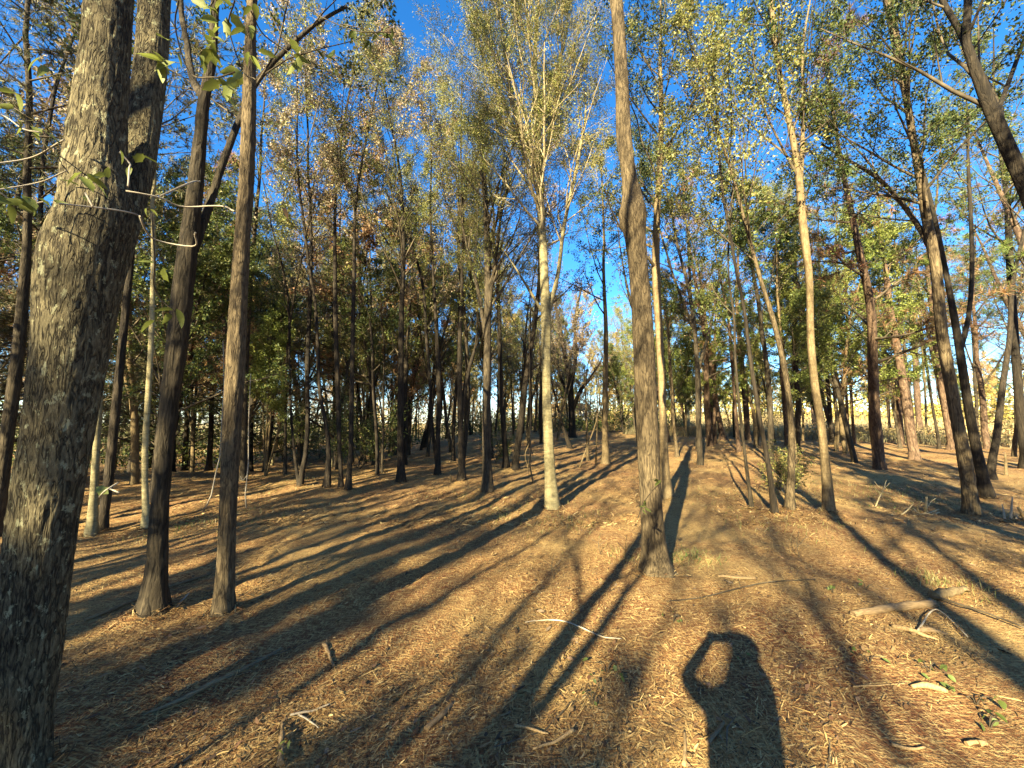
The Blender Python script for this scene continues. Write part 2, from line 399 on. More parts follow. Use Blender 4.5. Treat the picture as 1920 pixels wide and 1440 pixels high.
# ------------------------------------------------------------------ trees
SPEC = {
 # n1 per metre, angle, L1, up, n2, n3, leaves per twig, leaf L, leaf W
 'willow': dict(n1=4.2, ang=(22, 48), L1=2.3, up=0.10, n2=7, n3=5, nl=11, l=.075, w=.017, mat='willow_leaf', droop=.5),
 'dark':   dict(n1=3.4, ang=(30, 62), L1=2.0, up=0.08, n2=6, n3=4, nl=9, l=.09, w=.042, mat='dark_leaf', droop=.4),
 'green':  dict(n1=3.6, ang=(30, 58), L1=2.0, up=0.08, n2=6, n3=4, nl=9, l=.085, w=.035, mat='willow_leaf', droop=.4),
 'brown':  dict(n1=3.8, ang=(25, 50), L1=1.9, up=0.10, n2=6, n3=5, nl=8, l=.075, w=.045, mat='brown_leaf', droop=.6),
 'yellow': dict(n1=4.2, ang=(25, 55), L1=1.9, up=0.08, n2=6, n3=5, nl=10, l=.08, w=.035, mat='yellow_leaf', droop=.4),
 'gold':   dict(n1=3.8, ang=(25, 55), L1=1.8, up=0.08, n2=6, n3=4, nl=8, l=.08, w=.045, mat='gold_leaf', droop=.4),
 'bright': dict(n1=3.8, ang=(35, 70), L1=2.0, up=0.08, n2=6, n3=4, nl=9, l=.10, w=.045, mat='bright_leaf', droop=.4),
 'orange': dict(n1=3.4, ang=(35, 70), L1=1.9, up=0.05, n2=6, n3=4, nl=8, l=.09, w=.045, mat='orange_leaf', droop=.4),
 'bare':   dict(n1=3.6, ang=(25, 55), L1=1.8, up=0.10, n2=6, n3=5, nl=1, l=.06, w=.035, mat='brown_leaf', droop=.4),
 'pine':   dict(n1=3.6, ang=(60, 88), L1=2.1, up=0.06, n2=7, n3=4, nl=3, l=.15, w=.007, mat='pine_needle', droop=0),
 'darkpine': dict(n1=4.2, ang=(62, 92), L1=2.3, up=0.02, n2=7, n3=4, nl=3, l=.13, w=.008, mat='dark_needle', droop=0),
 'drypine': dict(n1=3.6, ang=(60, 88), L1=2.0, up=0.04, n2=7, n3=4, nl=3, l=.14, w=.008, mat='dry_needle', droop=0),
}

LS, LM, DM = 0.90, 2.6, 1.15
def crown_meshes(rng, spines, species, dens=1.0, leafscale=1.0, twig='twig', L1scale=1.0, lmul=1.0):
    leafscale *= LS; lmul *= LM; dens *= DM
    """spines: list of (P(K,3), r(K), t0). returns branch mesh, foliage mesh data"""
    S = SPEC[species]; br = []; lf = []
    for P, r, t0 in spines:
        ln = np.linalg.norm(np.diff(P, axis=0), axis=1).sum() * (1 - t0)
        n1 = max(2, int(S['n1'] * ln * dens))
        Q1, q1 = children(rng, P[None], r[None], n1, t0, 0.985, S['ang'], S['L1'] * L1scale * 1.3, up=S['up'], K=6, rf=0.42, rmax=.05, taper=.25, absolute=True, longer_low=.55)
        q1 = np.maximum(q1, .004)
        n2 = max(3, int(S['n2'] * min(1, dens ** 0.5 + 0.1))); n3 = S['n3']
        Q2, q2 = children(rng, Q1, q1, n2, 0.18, 1.0, (25, 60), 0.42, up=S['up'] * .8, K=4, rf=.55, taper=.4, longer_low=.35)
        Q3, q3 = children(rng, Q2, q2, n3, 0.15, 1.0, (25, 60), 0.48, up=0.02, K=2, rf=.6, taper=.5, longer_low=.2)
        q2 = np.maximum(q2, .0025); q3 = np.maximum(q3, .0016)
        br += [tubes(Q1, q1, 5), tubes(Q2, q2, 3), tubes(Q3, q3, 3)]
        nl = max(1, int(round(S['nl'] * lmul)))
        if 'pine' in species:
            lf.append(needles(rng, Q3, max(1, int(nl * .6)), S['l'] * leafscale, S['w'] * leafscale))
            lf.append(needles(rng, Q2, 2, S['l'] * leafscale, S['w'] * leafscale))
        else:
            lf.append(leaves(rng, Q3, nl, S['l'] * leafscale, S['w'] * leafscale, droop=S['droop']))
            lf.append(leaves(rng, Q2, max(1, nl // 3), S['l'] * leafscale, S['w'] * leafscale, droop=S['droop'], t0=.5))
    return merge(br), merge(lf)

def trunk_tube(P, r, sides=12, flare=0.0, K=None, relief=0.0, seed=0, relief_f=30.0):
    V, F = tubes(P[None], r[None], sides)
    K = len(P); V = V.reshape(K, sides, 3)
    C = P[:, None, :]; off = V - C
    h = np.linalg.norm(P - P[0], axis=1)
    a = np.arange(sides) / sides * 2 * math.pi
    lob = 1 + 0.05 * np.sin(3 * a + seed)[None, :] + 0.03 * np.sin(5 * a + 2 * seed)[None, :] + 0.04 * vnoise(V[..., 0] * 4 + seed, V[..., 1] * 4, V[..., 2] * 1.5)
    if flare:
        hh = np.maximum(h - .14, 0)
        fl = np.exp(-hh / .10)[:, None] * flare
        lob = lob + fl * (0.75 + 0.75 * np.sin(3 * a + seed * 1.7)[None, :] * np.sin(2 * a + seed)[None, :]) + np.exp(-hh / .35)[:, None] * flare * .35
    if relief:
        x, y, z = V[..., 0] * relief_f, V[..., 1] * relief_f, V[..., 2] * relief_f * 0.16
        wx = vnoise(x * .3, y * .3, z * 1.3) * 1.2
        rid = 1 - np.abs(vnoise(x + wx, y - wx, z)) * 2
        rid2 = 1 - np.abs(vnoise(x * 2.1 + 9, y * 2.1, z * 2.6 + wx)) * 2
        lob = lob + (rid * relief + rid2 * relief * .45) / np.maximum(r[:, None], .02)
    V = C + off * lob[..., None]
    return V.reshape(-1, 3), F

def extend(P, r, H, rng, wob=0.05, up=0.10, tip=.012):
    """grow the measured trunk on to total height H above its base."""
    P = [np.array(p, float) for p in P]; r = list(r)
    d = P[-1] - P[-2]; d /= np.linalg.norm(d)
    top = P[0][2] + H
    rem = top - P[-1][2]
    if rem > .3:
        n = max(3, int(rem / 0.6)); r0 = r[-1]
        for k in range(n):
            d = d + np.array([0, 0, up]) + rng.normal(size=3) * wob; d /= np.linalg.norm(d)
            P.append(P[-1] + d * rem / n); r.append(r0 * (1 - (k + 1) / n) + tip * (k + 1) / n)
    return P, r

def hero(name, label, px, species, H, bark='shaded_mid_bark', limbs=(), crown0=0.5, dens=1.0, leafscale=1.0, sides=14, flare=0.45,
         relief=0.0, cat='tree', group=None, seed=0, twig='twig', K=None, Y=None, L1=1.0, lmul=1.0, base_dy=0, relief_f=30.0):
    """px: [(x,y,width)] from the base upwards in photo pixels -> a tree standing at its real place."""
    rng = rngf(seed + 11)
    bp = on_ground(px[0][0], px[0][1]) if Y is None else at_y(px[0][0], px[0][1], Y)
    Yd = bp.y
    pts, rr = [], []
    for (x, y, w) in px:
        p = at_y(x, y, Yd) if (pts or Y is not None) else bp.copy()
        pts.append(np.array(p)); rr.append(w / 2 / FPX * camdepth(p))
    if Y is not None:
        g = gz(pts[0][0], pts[0][1])
        if pts[0][2] > g + .02:                         # base hidden or below the frame: run the trunk down to the ground
            d = pts[0] - pts[1]; d = d / abs(d[2]); pts.insert(0, pts[0] + d * (pts[0][2] - g)); rr.insert(0, rr[0] * 1.05)
    base = Vector(pts[0]); base.z = gz(base.x, base.y)
    pts, rr = extend(pts, rr, H, rng)
    pts.insert(0, pts[0] - np.array([0, 0, 0.18])); rr.insert(0, rr[0] * 1.1)
    P, r = resample(pts, rr, K or 40)
    B = np.array(base); P = P - B
    parts = [trunk_tube(P, r, sides, flare, relief=relief, seed=seed, relief_f=relief_f)]
    spines = [(P, r, crown0)]
    for lb in limbs:
        lp = lb['px']; dy = lb.get('dy', 0.0); n = len(lp)
        q = []; rq = []
        for k, (x, y, w) in enumerate(lp):
            p = at_y(x, y, Yd + dy * k / (n - 1)); q.append(np.array(p) - B); rq.append(w / 2 / FPX * camdepth(p))
        if lb.get('H'):
            q2, rq2 = extend([a + B for a in q], rq, lb['H'] - (q[0][2]), rng, wob=.08); q = [a - B for a in q2]; rq = rq2
        LP, lr = resample(q, rq, 16 if not relief else 60)
        parts.append(trunk_tube(LP, lr, max(8, sides // 2 if not relief else int(sides * .6)), 0, relief=relief, seed=seed + 5, relief_f=relief_f))
        if not lb.get('dead'): spines.append((LP, lr, lb.get('t0', .3)))
    root = empty(name, base, label, cat, group)
    V, F = merge(parts)
    link('trunk', mesh_from('trunk', V, F, M[bark], True), root)
    if dens > 0:
        (bv, bf), (lv, lf) = crown_meshes(rng, spines, species, dens, leafscale, L1scale=L1, lmul=lmul)
        link('branches', mesh_from('branches', bv, bf, M[twig], True), root, kind='stuff')
        link('foliage', mesh_from('foliage', lv, lf, M[SPEC[species]['mat']]), root, kind='stuff')
    MOUNDS.append((base.x, base.y, max(.12, rr[1] * 2.4), min(.07, rr[1] * .45)))
    return root

def variant(name, species, H, r0, crown0, seed, bark='shaded_mid_bark', dens=.55, leafscale=1.25, fork=False, L1=1.0, lmul=1.0, wob=.04, twig='twig'):
    rng = rngf(seed)
    pts = [np.zeros(3)]; d = np.array([rng.normal() * .05, rng.normal() * .05, 1.0]); n = 14; rr = [r0]
    for k in range(n):
        d = d + rng.normal(size=3) * wob; d[2] = abs(d[2]); d /= np.linalg.norm(d)
        pts.append(pts[-1] + d * H / n); rr.append(r0 * (1 - .93 * ((k + 1) / n) ** 1.15))
    pts.insert(0, np.array([0, 0, -.3])); rr.insert(0, r0 * 1.15)
    P, r = resample(pts, rr, 22)
    parts = [trunk_tube(P, r, 9, .3, seed=seed)]
    spines = [(P, r, crown0)]
    for j in range(2 if fork else 0):
        Q, q = children(rng, P[None], r[None], 1, .22 + .15 * j, .3 + .15 * j, (16, 26), H * .55, up=.12, wob=.05, K=9, rf=.75, taper=.15, absolute=True, longer_low=0)
        parts.append(trunk_tube(Q[0], q[0], 7, 0, seed=seed + j)); spines.append((Q[0], q[0], .3))
    V, F = merge(parts)
    (bv, bf), (lv, lf) = crown_meshes(rng, spines, species, dens, leafscale, L1scale=L1, lmul=lmul)
    return dict(name=name, trunk=mesh_from('trunk', V, F, M[bark], True), branches=mesh_from('branches', bv, bf, M[twig], True),
                foliage=mesh_from('foliage', lv, lf, M[SPEC[species]['mat']]))

def place(v, x, y, s, rz, label, group, cat='tree', name=None, tilt=(0, 0), szs=1.0):
    root = empty(name or v['name'], (x, y, gz(x, y) - .03), label, cat, group)
    root.rotation_euler = (tilt[0], tilt[1], rz); root.scale = (s, s, s * szs)
    link('trunk', v['trunk'], root)
    link('branches', v['branches'], root, kind='stuff'); link('foliage', v['foliage'], root, kind='stuff')
    return root

# ---------- foreground and middle trees measured from the photograph
hero('oak_tree', 'thick forked oak trunk with rough lichen-flecked bark, nearest tree at the left edge',
     [(48, 1440, 98), (62, 1200, 128), (89, 960, 138), (117, 800, 138), (142, 640, 148), (165, 480, 168), (186, 400, 150), (184, 320, 128), (188, 240, 114), (200, 120, 98), (209, 0, 95)],
     'dark', 13, 'lichen_bark', Y=1.88, seed=1, sides=150, K=400, relief=.0045, relief_f=62, flare=.15, crown0=.42, dens=.5,
     limbs=[dict(px=[(150, 720, 40), (185, 560, 70), (228, 430, 66), (240, 390, 62), (257, 320, 64), (269, 240, 66), (283, 120, 64), (290, 0, 62)], dy=.42, H=12, t0=.45)])
hero('oak_tree', 'slim oak with dark ridged bark forking halfway up, second tree from the left in front',
     [(285, 1150, 56), (293, 1080, 42), (299, 960, 34), (313, 800, 35), (333, 640, 40), (351, 480, 37), (366, 360, 30), (378, 233, 24), (384, 180, 22), (396, 120, 18), (402, 40, 15)],
     'dark', 12, 'shaded_mid_bark', seed=2, sides=72, K=260, relief=.004, crown0=.52, dens=.7, relief_f=40,
     limbs=[dict(px=[(352, 500, 20), (388, 400, 16), (420, 300, 14), (445, 235, 12), (485, 150, 9), (540, 90, 8), (600, 40, 6), (650, 12, 5)], dy=1.0, t0=.4),
            dict(px=[(384, 190, 18), (362, 150, 14), (352, 90, 12), (340, 20, 10)], dy=.3, H=10, t0=.3)])
hero('oak_tree', 'straight oak with grey-brown furrowed bark right of the slim forked oak',
     [(417, 1152, 40), (422, 1080, 34), (427, 960, 32), (435, 800, 35), (443, 640, 35), (452, 480, 31), (463, 320, 28), (467, 180, 27), (470, 60, 20)],
     'green', 12, 'grey_bark', seed=3, sides=84, K=280, relief=.0032, crown0=.5, dens=.8, relief_f=44)
hero('oak_tree', 'tall grey trunk with a swollen burl halfway up, foreground tree right of centre',
     [(1232, 1082, 56), (1229, 1040, 46), (1223, 960, 41), (1215, 800, 40), (1208, 640, 40), (1196, 480, 37), (1192, 440, 40), (1188, 400, 51), (1187, 380, 41), (1181, 333, 28), (1172, 267, 29), (1167, 160, 24), (1162, 70, 23), (1156, 0, 22)],
     'dark', 13, 'grey_bark', seed=4, sides=110, K=380, relief=.0028, crown0=.56, dens=.8, relief_f=48, flare=.55)
hero('oak_tree', 'grey-tan trunk standing close behind the foreground tree with the burl',
     [(1250, 935, 26), (1247, 900, 20), (1244, 800, 15), (1237, 640, 14), (1230, 500, 15), (1232, 400, 13), (1238, 300, 11), (1240, 200, 9)],
     'dark', 12, 'tan_bark', seed=5, sides=20, crown0=.4, dens=.7)
hero('willow_oak_tree', 'pale smooth-barked tree with a high fan of whitish branches, centre of the clearing',
     [(1036, 955, 27), (1032, 900, 21), (1027, 800, 18), (1024, 700, 16), (1023, 600, 18), (1019, 480, 15), (1015, 400, 13), (1011, 320, 15), (1007, 220, 11), (1003, 130, 9), (1005, 60, 6)],
     'willow', 11.5, 'pale_bark', seed=6, sides=28, crown0=.42, dens=1.15, twig='pale_twig', L1=.85,
     limbs=[dict(px=[(1024, 600, 10), (1045, 520, 8), (1058, 420, 7), (1078, 330, 6), (1095, 240, 5)], dy=.6, H=8.5, t0=.3),
            dict(px=[(1020, 590, 6), (990, 540, 5), (965, 500, 3), (945, 470, 2)], dy=-.2, dead=True),
            dict(px=[(1010, 330, 10), (985, 270, 8), (962, 190, 6), (945, 90, 5), (935, 0, 4)], dy=-.3, H=10, t0=.15),
            dict(px=[(1011, 320, 9), (1028, 260, 7), (1043, 190, 6), (1055, 90, 5)], dy=.5, H=10, t0=.15),
            dict(px=[(1013, 370, 8), (985, 300, 6), (955, 220, 5), (910, 120, 4), (880, 30, 3)], dy=.5, H=10, t0=.15)])
hero('willow_oak_tree', 'mottled grey tree with a dark shaded foot left of the pale centre tree',
     [(914, 925, 23), (913, 880, 18), (912, 800, 16), (914, 640, 14), (914, 480, 12), (910, 380, 10), (906, 300, 7)],
     'willow', 8.6, 'shaded_mid_bark', seed=7, sides=20, crown0=.42, dens=.8,
     limbs=[dict(px=[(912, 640, 8), (895, 540, 7), (875, 460, 5), (858, 380, 4)], dy=.5, t0=.35, H=7),
            dict(px=[(914, 600, 8), (930, 480, 6), (945, 380, 4)], dy=-.3, t0=.35, H=7)])
hero('hickory_tree', 'slender sunlit tan tree curving left as it rises, right of the clearing',
     [(1554, 962, 24), (1552, 920, 21), (1546, 860, 18), (1540, 800, 17), (1527, 720, 16), (1520, 640, 15), (1517, 520, 15), (1505, 420, 17), (1495, 310, 14), (1482, 240, 12), (1470, 180, 11), (1455, 100, 10), (1445, 0, 9)],
     'dark', 12, 'tan_bark', seed=8, sides=28, crown0=.45, dens=.8,
     limbs=[dict(px=[(1500, 350, 11), (1504, 280, 9), (1506, 190, 7), (1505, 110, 6)], dy=.4, t0=.2, H=10)])
hero('oak_tree', 'sunlit brown tree leaning left with scaly bark, foreground right',
     [(1823, 967, 34), (1817, 920, 29), (1806, 850, 28), (1796, 800, 26), (1782, 720, 25), (1768, 640, 24), (1751, 480, 22), (1735, 400, 20), (1722, 320, 17), (1702, 200, 14), (1687, 100, 13), (1664, 0, 16)],
     'dark', 11.5, 'oak_bark', seed=9, sides=64, K=240, relief=.004, crown0=.45, dens=.9, relief_f=36,
     limbs=[dict(px=[(1750, 480, 12), (1725, 430, 11), (1690, 380, 10), (1640, 330, 8), (1590, 300, 6), (1540, 270, 4)], dy=.6, t0=.25)])
hero('oak_tree', 'dark heavy leaning trunk crossing the upper right corner and forking near the top',
     [(2010, 900, 50), (1985, 650, 42), (1955, 450, 38), (1921, 350, 36), (1888, 275, 34), (1855, 200, 32), (1832, 140, 27), (1814, 90, 20), (1815, 0, 18)],
     'dark', 9.5, 'shaded_dark_bark', Y=4.4, seed=10, sides=20, crown0=.5, dens=.5, limbs=[dict(px=[(1822, 120, 18), (1802, 62, 16), (1780, 25, 14), (1766, 0, 13)], dy=.2, H=9, t0=.3), dict(px=[(1865, 225, 14), (1900, 130, 12), (1925, 60, 10)], dy=.3, t0=.3)])
MIDS = [
 # label, px list, species, H, bark, kwargs
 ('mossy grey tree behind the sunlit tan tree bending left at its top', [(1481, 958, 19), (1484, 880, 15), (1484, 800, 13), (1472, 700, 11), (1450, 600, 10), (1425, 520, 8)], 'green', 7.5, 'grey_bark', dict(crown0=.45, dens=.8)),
 ('dark thin tree leaning left beside the mossy grey tree', [(1452, 962, 14), (1440, 870, 10), (1420, 760, 9), (1405, 660, 8), (1392, 560, 7)], 'green', 7.0, 'shaded_dark_bark', dict(crown0=.5, dens=.7)),
 ('thin mossy sapling left of the dark leaning tree', [(1409, 955, 8), (1400, 880, 7), (1388, 780, 6), (1378, 660, 5)], 'dark', 6.0, 'shaded_mid_bark', dict(crown0=.45, dens=.6, L1=.7)),
 ('dark tree directly behind the leaning brown tree, right foreground', [(1850, 935, 28), (1832, 850, 22), (1815, 760, 20), (1803, 680, 18), (1790, 600, 16), (1775, 520, 12), (1760, 440, 10)], 'dark', 11, 'shaded_dark_bark', dict(crown0=.4, dens=.7, limbs=[dict(px=[(1800, 660, 12), (1815, 600, 11), (1822, 520, 10), (1820, 400, 9), (1815, 300, 7)], dy=.3, t0=.35, H=9)])),
 ('dark tree leaning right at the right edge near the stub', [(1857, 900, 20), (1868, 820, 16), (1880, 720, 14), (1892, 640, 12), (1900, 520, 10)], 'darkpine', 8, 'shaded_dark_bark', dict(crown0=.6, dens=.35)),
 ('shaggy dark trunk at the right edge climbing out of the frame', [(1925, 880, 24), (1912, 760, 20), (1900, 600, 18), (1893, 480, 16), (1888, 380, 13)], 'dark', 12, 'shaded_dark_bark', dict(crown0=.4, dens=.7)),
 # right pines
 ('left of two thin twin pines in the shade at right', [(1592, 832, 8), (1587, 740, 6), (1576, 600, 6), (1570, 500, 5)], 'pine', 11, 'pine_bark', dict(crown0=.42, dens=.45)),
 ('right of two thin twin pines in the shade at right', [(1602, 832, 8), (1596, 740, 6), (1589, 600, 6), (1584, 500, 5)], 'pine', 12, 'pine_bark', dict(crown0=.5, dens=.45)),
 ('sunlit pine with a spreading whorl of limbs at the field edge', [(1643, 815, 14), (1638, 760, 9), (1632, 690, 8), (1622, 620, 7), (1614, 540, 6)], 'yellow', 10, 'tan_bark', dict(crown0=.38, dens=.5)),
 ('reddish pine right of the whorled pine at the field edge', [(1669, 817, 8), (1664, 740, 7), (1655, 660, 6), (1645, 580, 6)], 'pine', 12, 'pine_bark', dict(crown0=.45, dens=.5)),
 ('thin leaning dark tree before the field with a pale streak', [(1688, 842, 8), (1674, 760, 6), (1663, 690, 5), (1656, 600, 5)], 'gold', 9, 'shaded_mid_bark', dict(crown0=.5, dens=.45)),
 ('thin dark tree leaning left in front of the thick pine', [(1719, 850, 9), (1708, 760, 7), (1698, 680, 7), (1690, 600, 5)], 'dark', 9, 'shaded_dark_bark', dict(crown0=.5, dens=.4)),
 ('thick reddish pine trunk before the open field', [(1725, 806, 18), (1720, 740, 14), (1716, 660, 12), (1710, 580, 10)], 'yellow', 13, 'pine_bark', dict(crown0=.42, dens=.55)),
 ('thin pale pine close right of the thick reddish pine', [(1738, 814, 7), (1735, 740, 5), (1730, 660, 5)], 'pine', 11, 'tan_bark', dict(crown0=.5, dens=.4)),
 ('thin dark leaning tree left of the vine-hung pine', [(1762, 843, 8), (1748, 760, 6), (1738, 690, 6), (1726, 600, 5)], 'dark', 9, 'shaded_dark_bark', dict(crown0=.5, dens=.4)),
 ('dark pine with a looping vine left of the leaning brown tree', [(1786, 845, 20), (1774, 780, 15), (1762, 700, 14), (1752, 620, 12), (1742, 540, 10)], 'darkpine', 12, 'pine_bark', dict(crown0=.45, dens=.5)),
 ('dark pine close behind the slender sunlit tan tree', [(1560, 835, 12), (1555, 760, 9), (1548, 680, 8), (1540, 600, 7)], 'pine', 11, 'shaded_dark_bark', dict(crown0=.45, dens=.5)),
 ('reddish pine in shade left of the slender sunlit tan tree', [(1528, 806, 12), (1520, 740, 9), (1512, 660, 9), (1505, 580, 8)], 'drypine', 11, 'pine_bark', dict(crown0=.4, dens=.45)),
 ('charred-looking dark trunk behind the slender sunlit tan tree', [(1497, 850, 10), (1497, 760, 11), (1492, 680, 12), (1490, 590, 10)], 'pine', 9, 'shaded_dark_bark', dict(crown0=.6, dens=.35)),
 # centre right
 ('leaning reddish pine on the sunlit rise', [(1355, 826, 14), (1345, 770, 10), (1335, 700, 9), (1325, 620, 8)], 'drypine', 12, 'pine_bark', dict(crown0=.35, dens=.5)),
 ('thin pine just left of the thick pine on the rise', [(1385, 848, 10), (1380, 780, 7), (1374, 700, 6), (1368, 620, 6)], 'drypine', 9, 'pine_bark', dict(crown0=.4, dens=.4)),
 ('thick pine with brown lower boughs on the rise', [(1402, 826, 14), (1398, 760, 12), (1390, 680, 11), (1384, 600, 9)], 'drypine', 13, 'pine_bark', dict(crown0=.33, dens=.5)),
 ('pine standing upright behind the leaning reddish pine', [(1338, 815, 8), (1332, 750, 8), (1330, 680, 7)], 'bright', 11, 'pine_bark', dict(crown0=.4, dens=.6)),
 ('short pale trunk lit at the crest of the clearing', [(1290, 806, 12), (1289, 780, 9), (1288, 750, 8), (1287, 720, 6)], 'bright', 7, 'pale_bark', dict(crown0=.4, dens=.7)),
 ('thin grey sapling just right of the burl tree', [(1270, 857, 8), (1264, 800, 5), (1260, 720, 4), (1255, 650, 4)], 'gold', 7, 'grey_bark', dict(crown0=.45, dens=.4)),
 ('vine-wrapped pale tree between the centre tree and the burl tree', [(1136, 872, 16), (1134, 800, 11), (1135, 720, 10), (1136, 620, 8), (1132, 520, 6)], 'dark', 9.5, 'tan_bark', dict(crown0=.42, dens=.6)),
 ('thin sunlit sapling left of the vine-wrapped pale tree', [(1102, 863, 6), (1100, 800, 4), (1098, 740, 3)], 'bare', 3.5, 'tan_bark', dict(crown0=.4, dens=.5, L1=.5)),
 ('dark spreading tree with many crooked limbs beyond the pale centre tree', [(1073, 822, 16), (1072, 780, 12), (1069, 730, 12), (1062, 680, 9), (1050, 620, 7), (1040, 560, 5)], 'bare', 8, 'shaded_dark_bark', dict(crown0=.4, dens=.8, limbs=[dict(px=[(1073, 770, 8), (1090, 730, 7), (1110, 705, 6), (1125, 680, 4)], dy=.3, t0=.3, H=6), dict(px=[(1070, 730, 8), (1080, 660, 7), (1078, 600, 5), (1090, 540, 4)], dy=-.3, t0=.3, H=8), dict(px=[(1072, 750, 7), (1052, 710, 6), (1040, 670, 5), (1030, 620, 4)], dy=.3, t0=.3)])),
 ('dark stump-like leaning stem beside the crooked spreading tree', [(1068, 842, 10), (1055, 800, 5), (1045, 760, 4), (1035, 720, 3)], 'bare', 3.6, 'shaded_dark_bark', dict(crown0=.5, dens=.3, L1=.5)),
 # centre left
 ('dark upright tree behind the mottled grey tree', [(949, 880, 13), (944, 800, 10), (938, 700, 9), (936, 600, 8), (930, 500, 6)], 'willow', 9, 'shaded_dark_bark', dict(crown0=.42, dens=.6)),
 ('dark tree leaning right with curtains of thin shoots', [(966, 882, 14), (976, 800, 12), (985, 720, 10), (998, 640, 9), (1010, 540, 7)], 'brown', 8.5, 'shaded_dark_bark', dict(crown0=.4, dens=.6)),
 ('slim dark tree with a forked top left of the mottled grey tree', [(866, 902, 15), (864, 840, 11), (862, 740, 10), (862, 640, 8), (866, 540, 6)], 'willow', 8.5, 'shaded_dark_bark', dict(crown0=.5, dens=.6, limbs=[dict(px=[(864, 800, 8), (870, 740, 8), (880, 690, 7), (895, 640, 5)], dy=.3, t0=.4, H=6)])),
 ('thin dark tree standing back left of the forked dark tree', [(850, 866, 8), (850, 800, 6), (856, 720, 6), (860, 640, 5)], 'green', 8, 'shaded_dark_bark', dict(crown0=.5, dens=.5)),
 ('paired dark stems joined in a narrow V at the foot', [(821, 892, 12), (821, 820, 9), (823, 740, 9), (820, 660, 8), (815, 560, 6)], 'brown', 9, 'shaded_dark_bark', dict(crown0=.45, dens=.6, limbs=[dict(px=[(820, 880, 7), (810, 800, 7), (806, 720, 6), (800, 640, 6), (790, 520, 5)], dy=.3, t0=.5, H=8)])),
 ('dark leaning trunk far back left of the paired stems', [(796, 840, 9), (803, 800, 7), (808, 740, 6), (815, 680, 5)], 'green', 8, 'shaded_dark_bark', dict(crown0=.5, dens=.5)),
 ('straight nearly black tree with upswept branches left of centre', [(753, 905, 17), (751, 860, 13), (751, 780, 12), (752, 680, 11), (753, 580, 10), (757, 480, 8), (755, 400, 6)], 'willow', 9, 'shaded_dark_bark', dict(crown0=.42, dens=1.0)),
 ('slim dark stem leaning in the thicket left of the nearly black tree', [(707, 892, 7), (706, 820, 6), (700, 740, 5), (697, 640, 5)], 'dark', 6.5, 'shaded_dark_bark', dict(crown0=.4, dens=.6, L1=.7)),
 ('thin sapling right of the slim leaning stem in the thicket', [(716, 888, 5), (718, 820, 4), (719, 740, 4)], 'dark', 5.5, 'shaded_mid_bark', dict(crown0=.4, dens=.6, L1=.6)),
 ('right stem of the close pair of dark trees left of the thicket', [(652, 918, 12), (657, 860, 9), (659, 760, 9), (661, 640, 8), (664, 500, 7), (666, 400, 5)], 'brown', 9.5, 'shaded_dark_bark', dict(crown0=.5, dens=.7)),
 ('left stem of the close pair of dark trees left of the thicket', [(640, 915, 9), (637, 860, 8), (634, 760, 9), (630, 640, 9), (628, 500, 8), (628, 400, 6)], 'green', 10, 'shaded_dark_bark', dict(crown0=.5, dens=.7)),
 ('crooked dark tree left of the close pair of dark trees', [(613, 915, 14), (617, 860, 10), (612, 800, 8), (600, 740, 7), (596, 660, 7), (590, 560, 6)], 'brown', 9, 'shaded_dark_bark', dict(crown0=.5, dens=.7)),
 ('dark tree with a curved double foot, left of the crooked dark tree', [(562, 912, 12), (572, 860, 9), (577, 800, 9), (576, 700, 9), (580, 600, 8), (584, 480, 6)], 'green', 9.5, 'shaded_dark_bark', dict(crown0=.45, dens=.7, limbs=[dict(px=[(560, 908, 7), (552, 850, 6), (546, 780, 5), (543, 680, 5), (540, 560, 5)], dy=.3, t0=.5, H=8)])),
 ('mottled thin tree with a pale foot at the shrub edge', [(534, 890, 8), (535, 830, 6), (536, 740, 5), (540, 640, 5)], 'brown', 8, 'shaded_mid_bark', dict(crown0=.45, dens=.6)),
 ('dark slim tree just behind and right of the straight furrowed oak', [(455, 905, 14), (457, 820, 12), (460, 720, 11), (465, 600, 11), (474, 480, 9), (482, 380, 7)], 'green', 10, 'shaded_mid_bark', dict(crown0=.5, dens=.7)),
 ('reddish mottled tree standing alone by the shaded hollow', [(391, 884, 15), (395, 820, 11), (397, 740, 10), (396, 680, 8), (390, 600, 7)], 'darkpine', 8, 'shaded_mid_bark', dict(crown0=.35, dens=.5, limbs=[dict(px=[(397, 720, 7), (405, 660, 6), (412, 600, 5)], dy=.3, t0=.3, H=7)])),
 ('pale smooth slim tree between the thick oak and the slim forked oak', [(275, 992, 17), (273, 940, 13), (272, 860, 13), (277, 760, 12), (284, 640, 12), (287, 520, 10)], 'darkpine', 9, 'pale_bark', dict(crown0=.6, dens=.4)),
 ('dark leaning tree right of the thick foreground oak', [(190, 998, 20), (200, 930, 20), (214, 800, 20), (226, 680, 18), (238, 560, 16), (250, 440, 12)], 'dark', 9.5, 'shaded_dark_bark', dict(crown0=.5, dens=.6)),
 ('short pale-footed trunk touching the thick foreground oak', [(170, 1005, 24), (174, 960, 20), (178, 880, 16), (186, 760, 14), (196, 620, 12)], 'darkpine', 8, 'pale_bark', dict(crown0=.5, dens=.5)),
 ('dark furrowed trunk at the far left edge leaning right', [(-12, 1010, 40), (2, 900, 32), (18, 780, 30), (34, 660, 28), (44, 540, 24), (52, 420, 18)], 'darkpine', 10, 'shaded_mid_bark', dict(crown0=.45, dens=.7)),
 ('second dark trunk at the left edge, just behind the furrowed one', [(30, 960, 24), (40, 860, 18), (52, 740, 16), (64, 600, 14), (74, 460, 12)], 'darkpine', 10, 'shaded_dark_bark', dict(crown0=.4, dens=.7)),
]
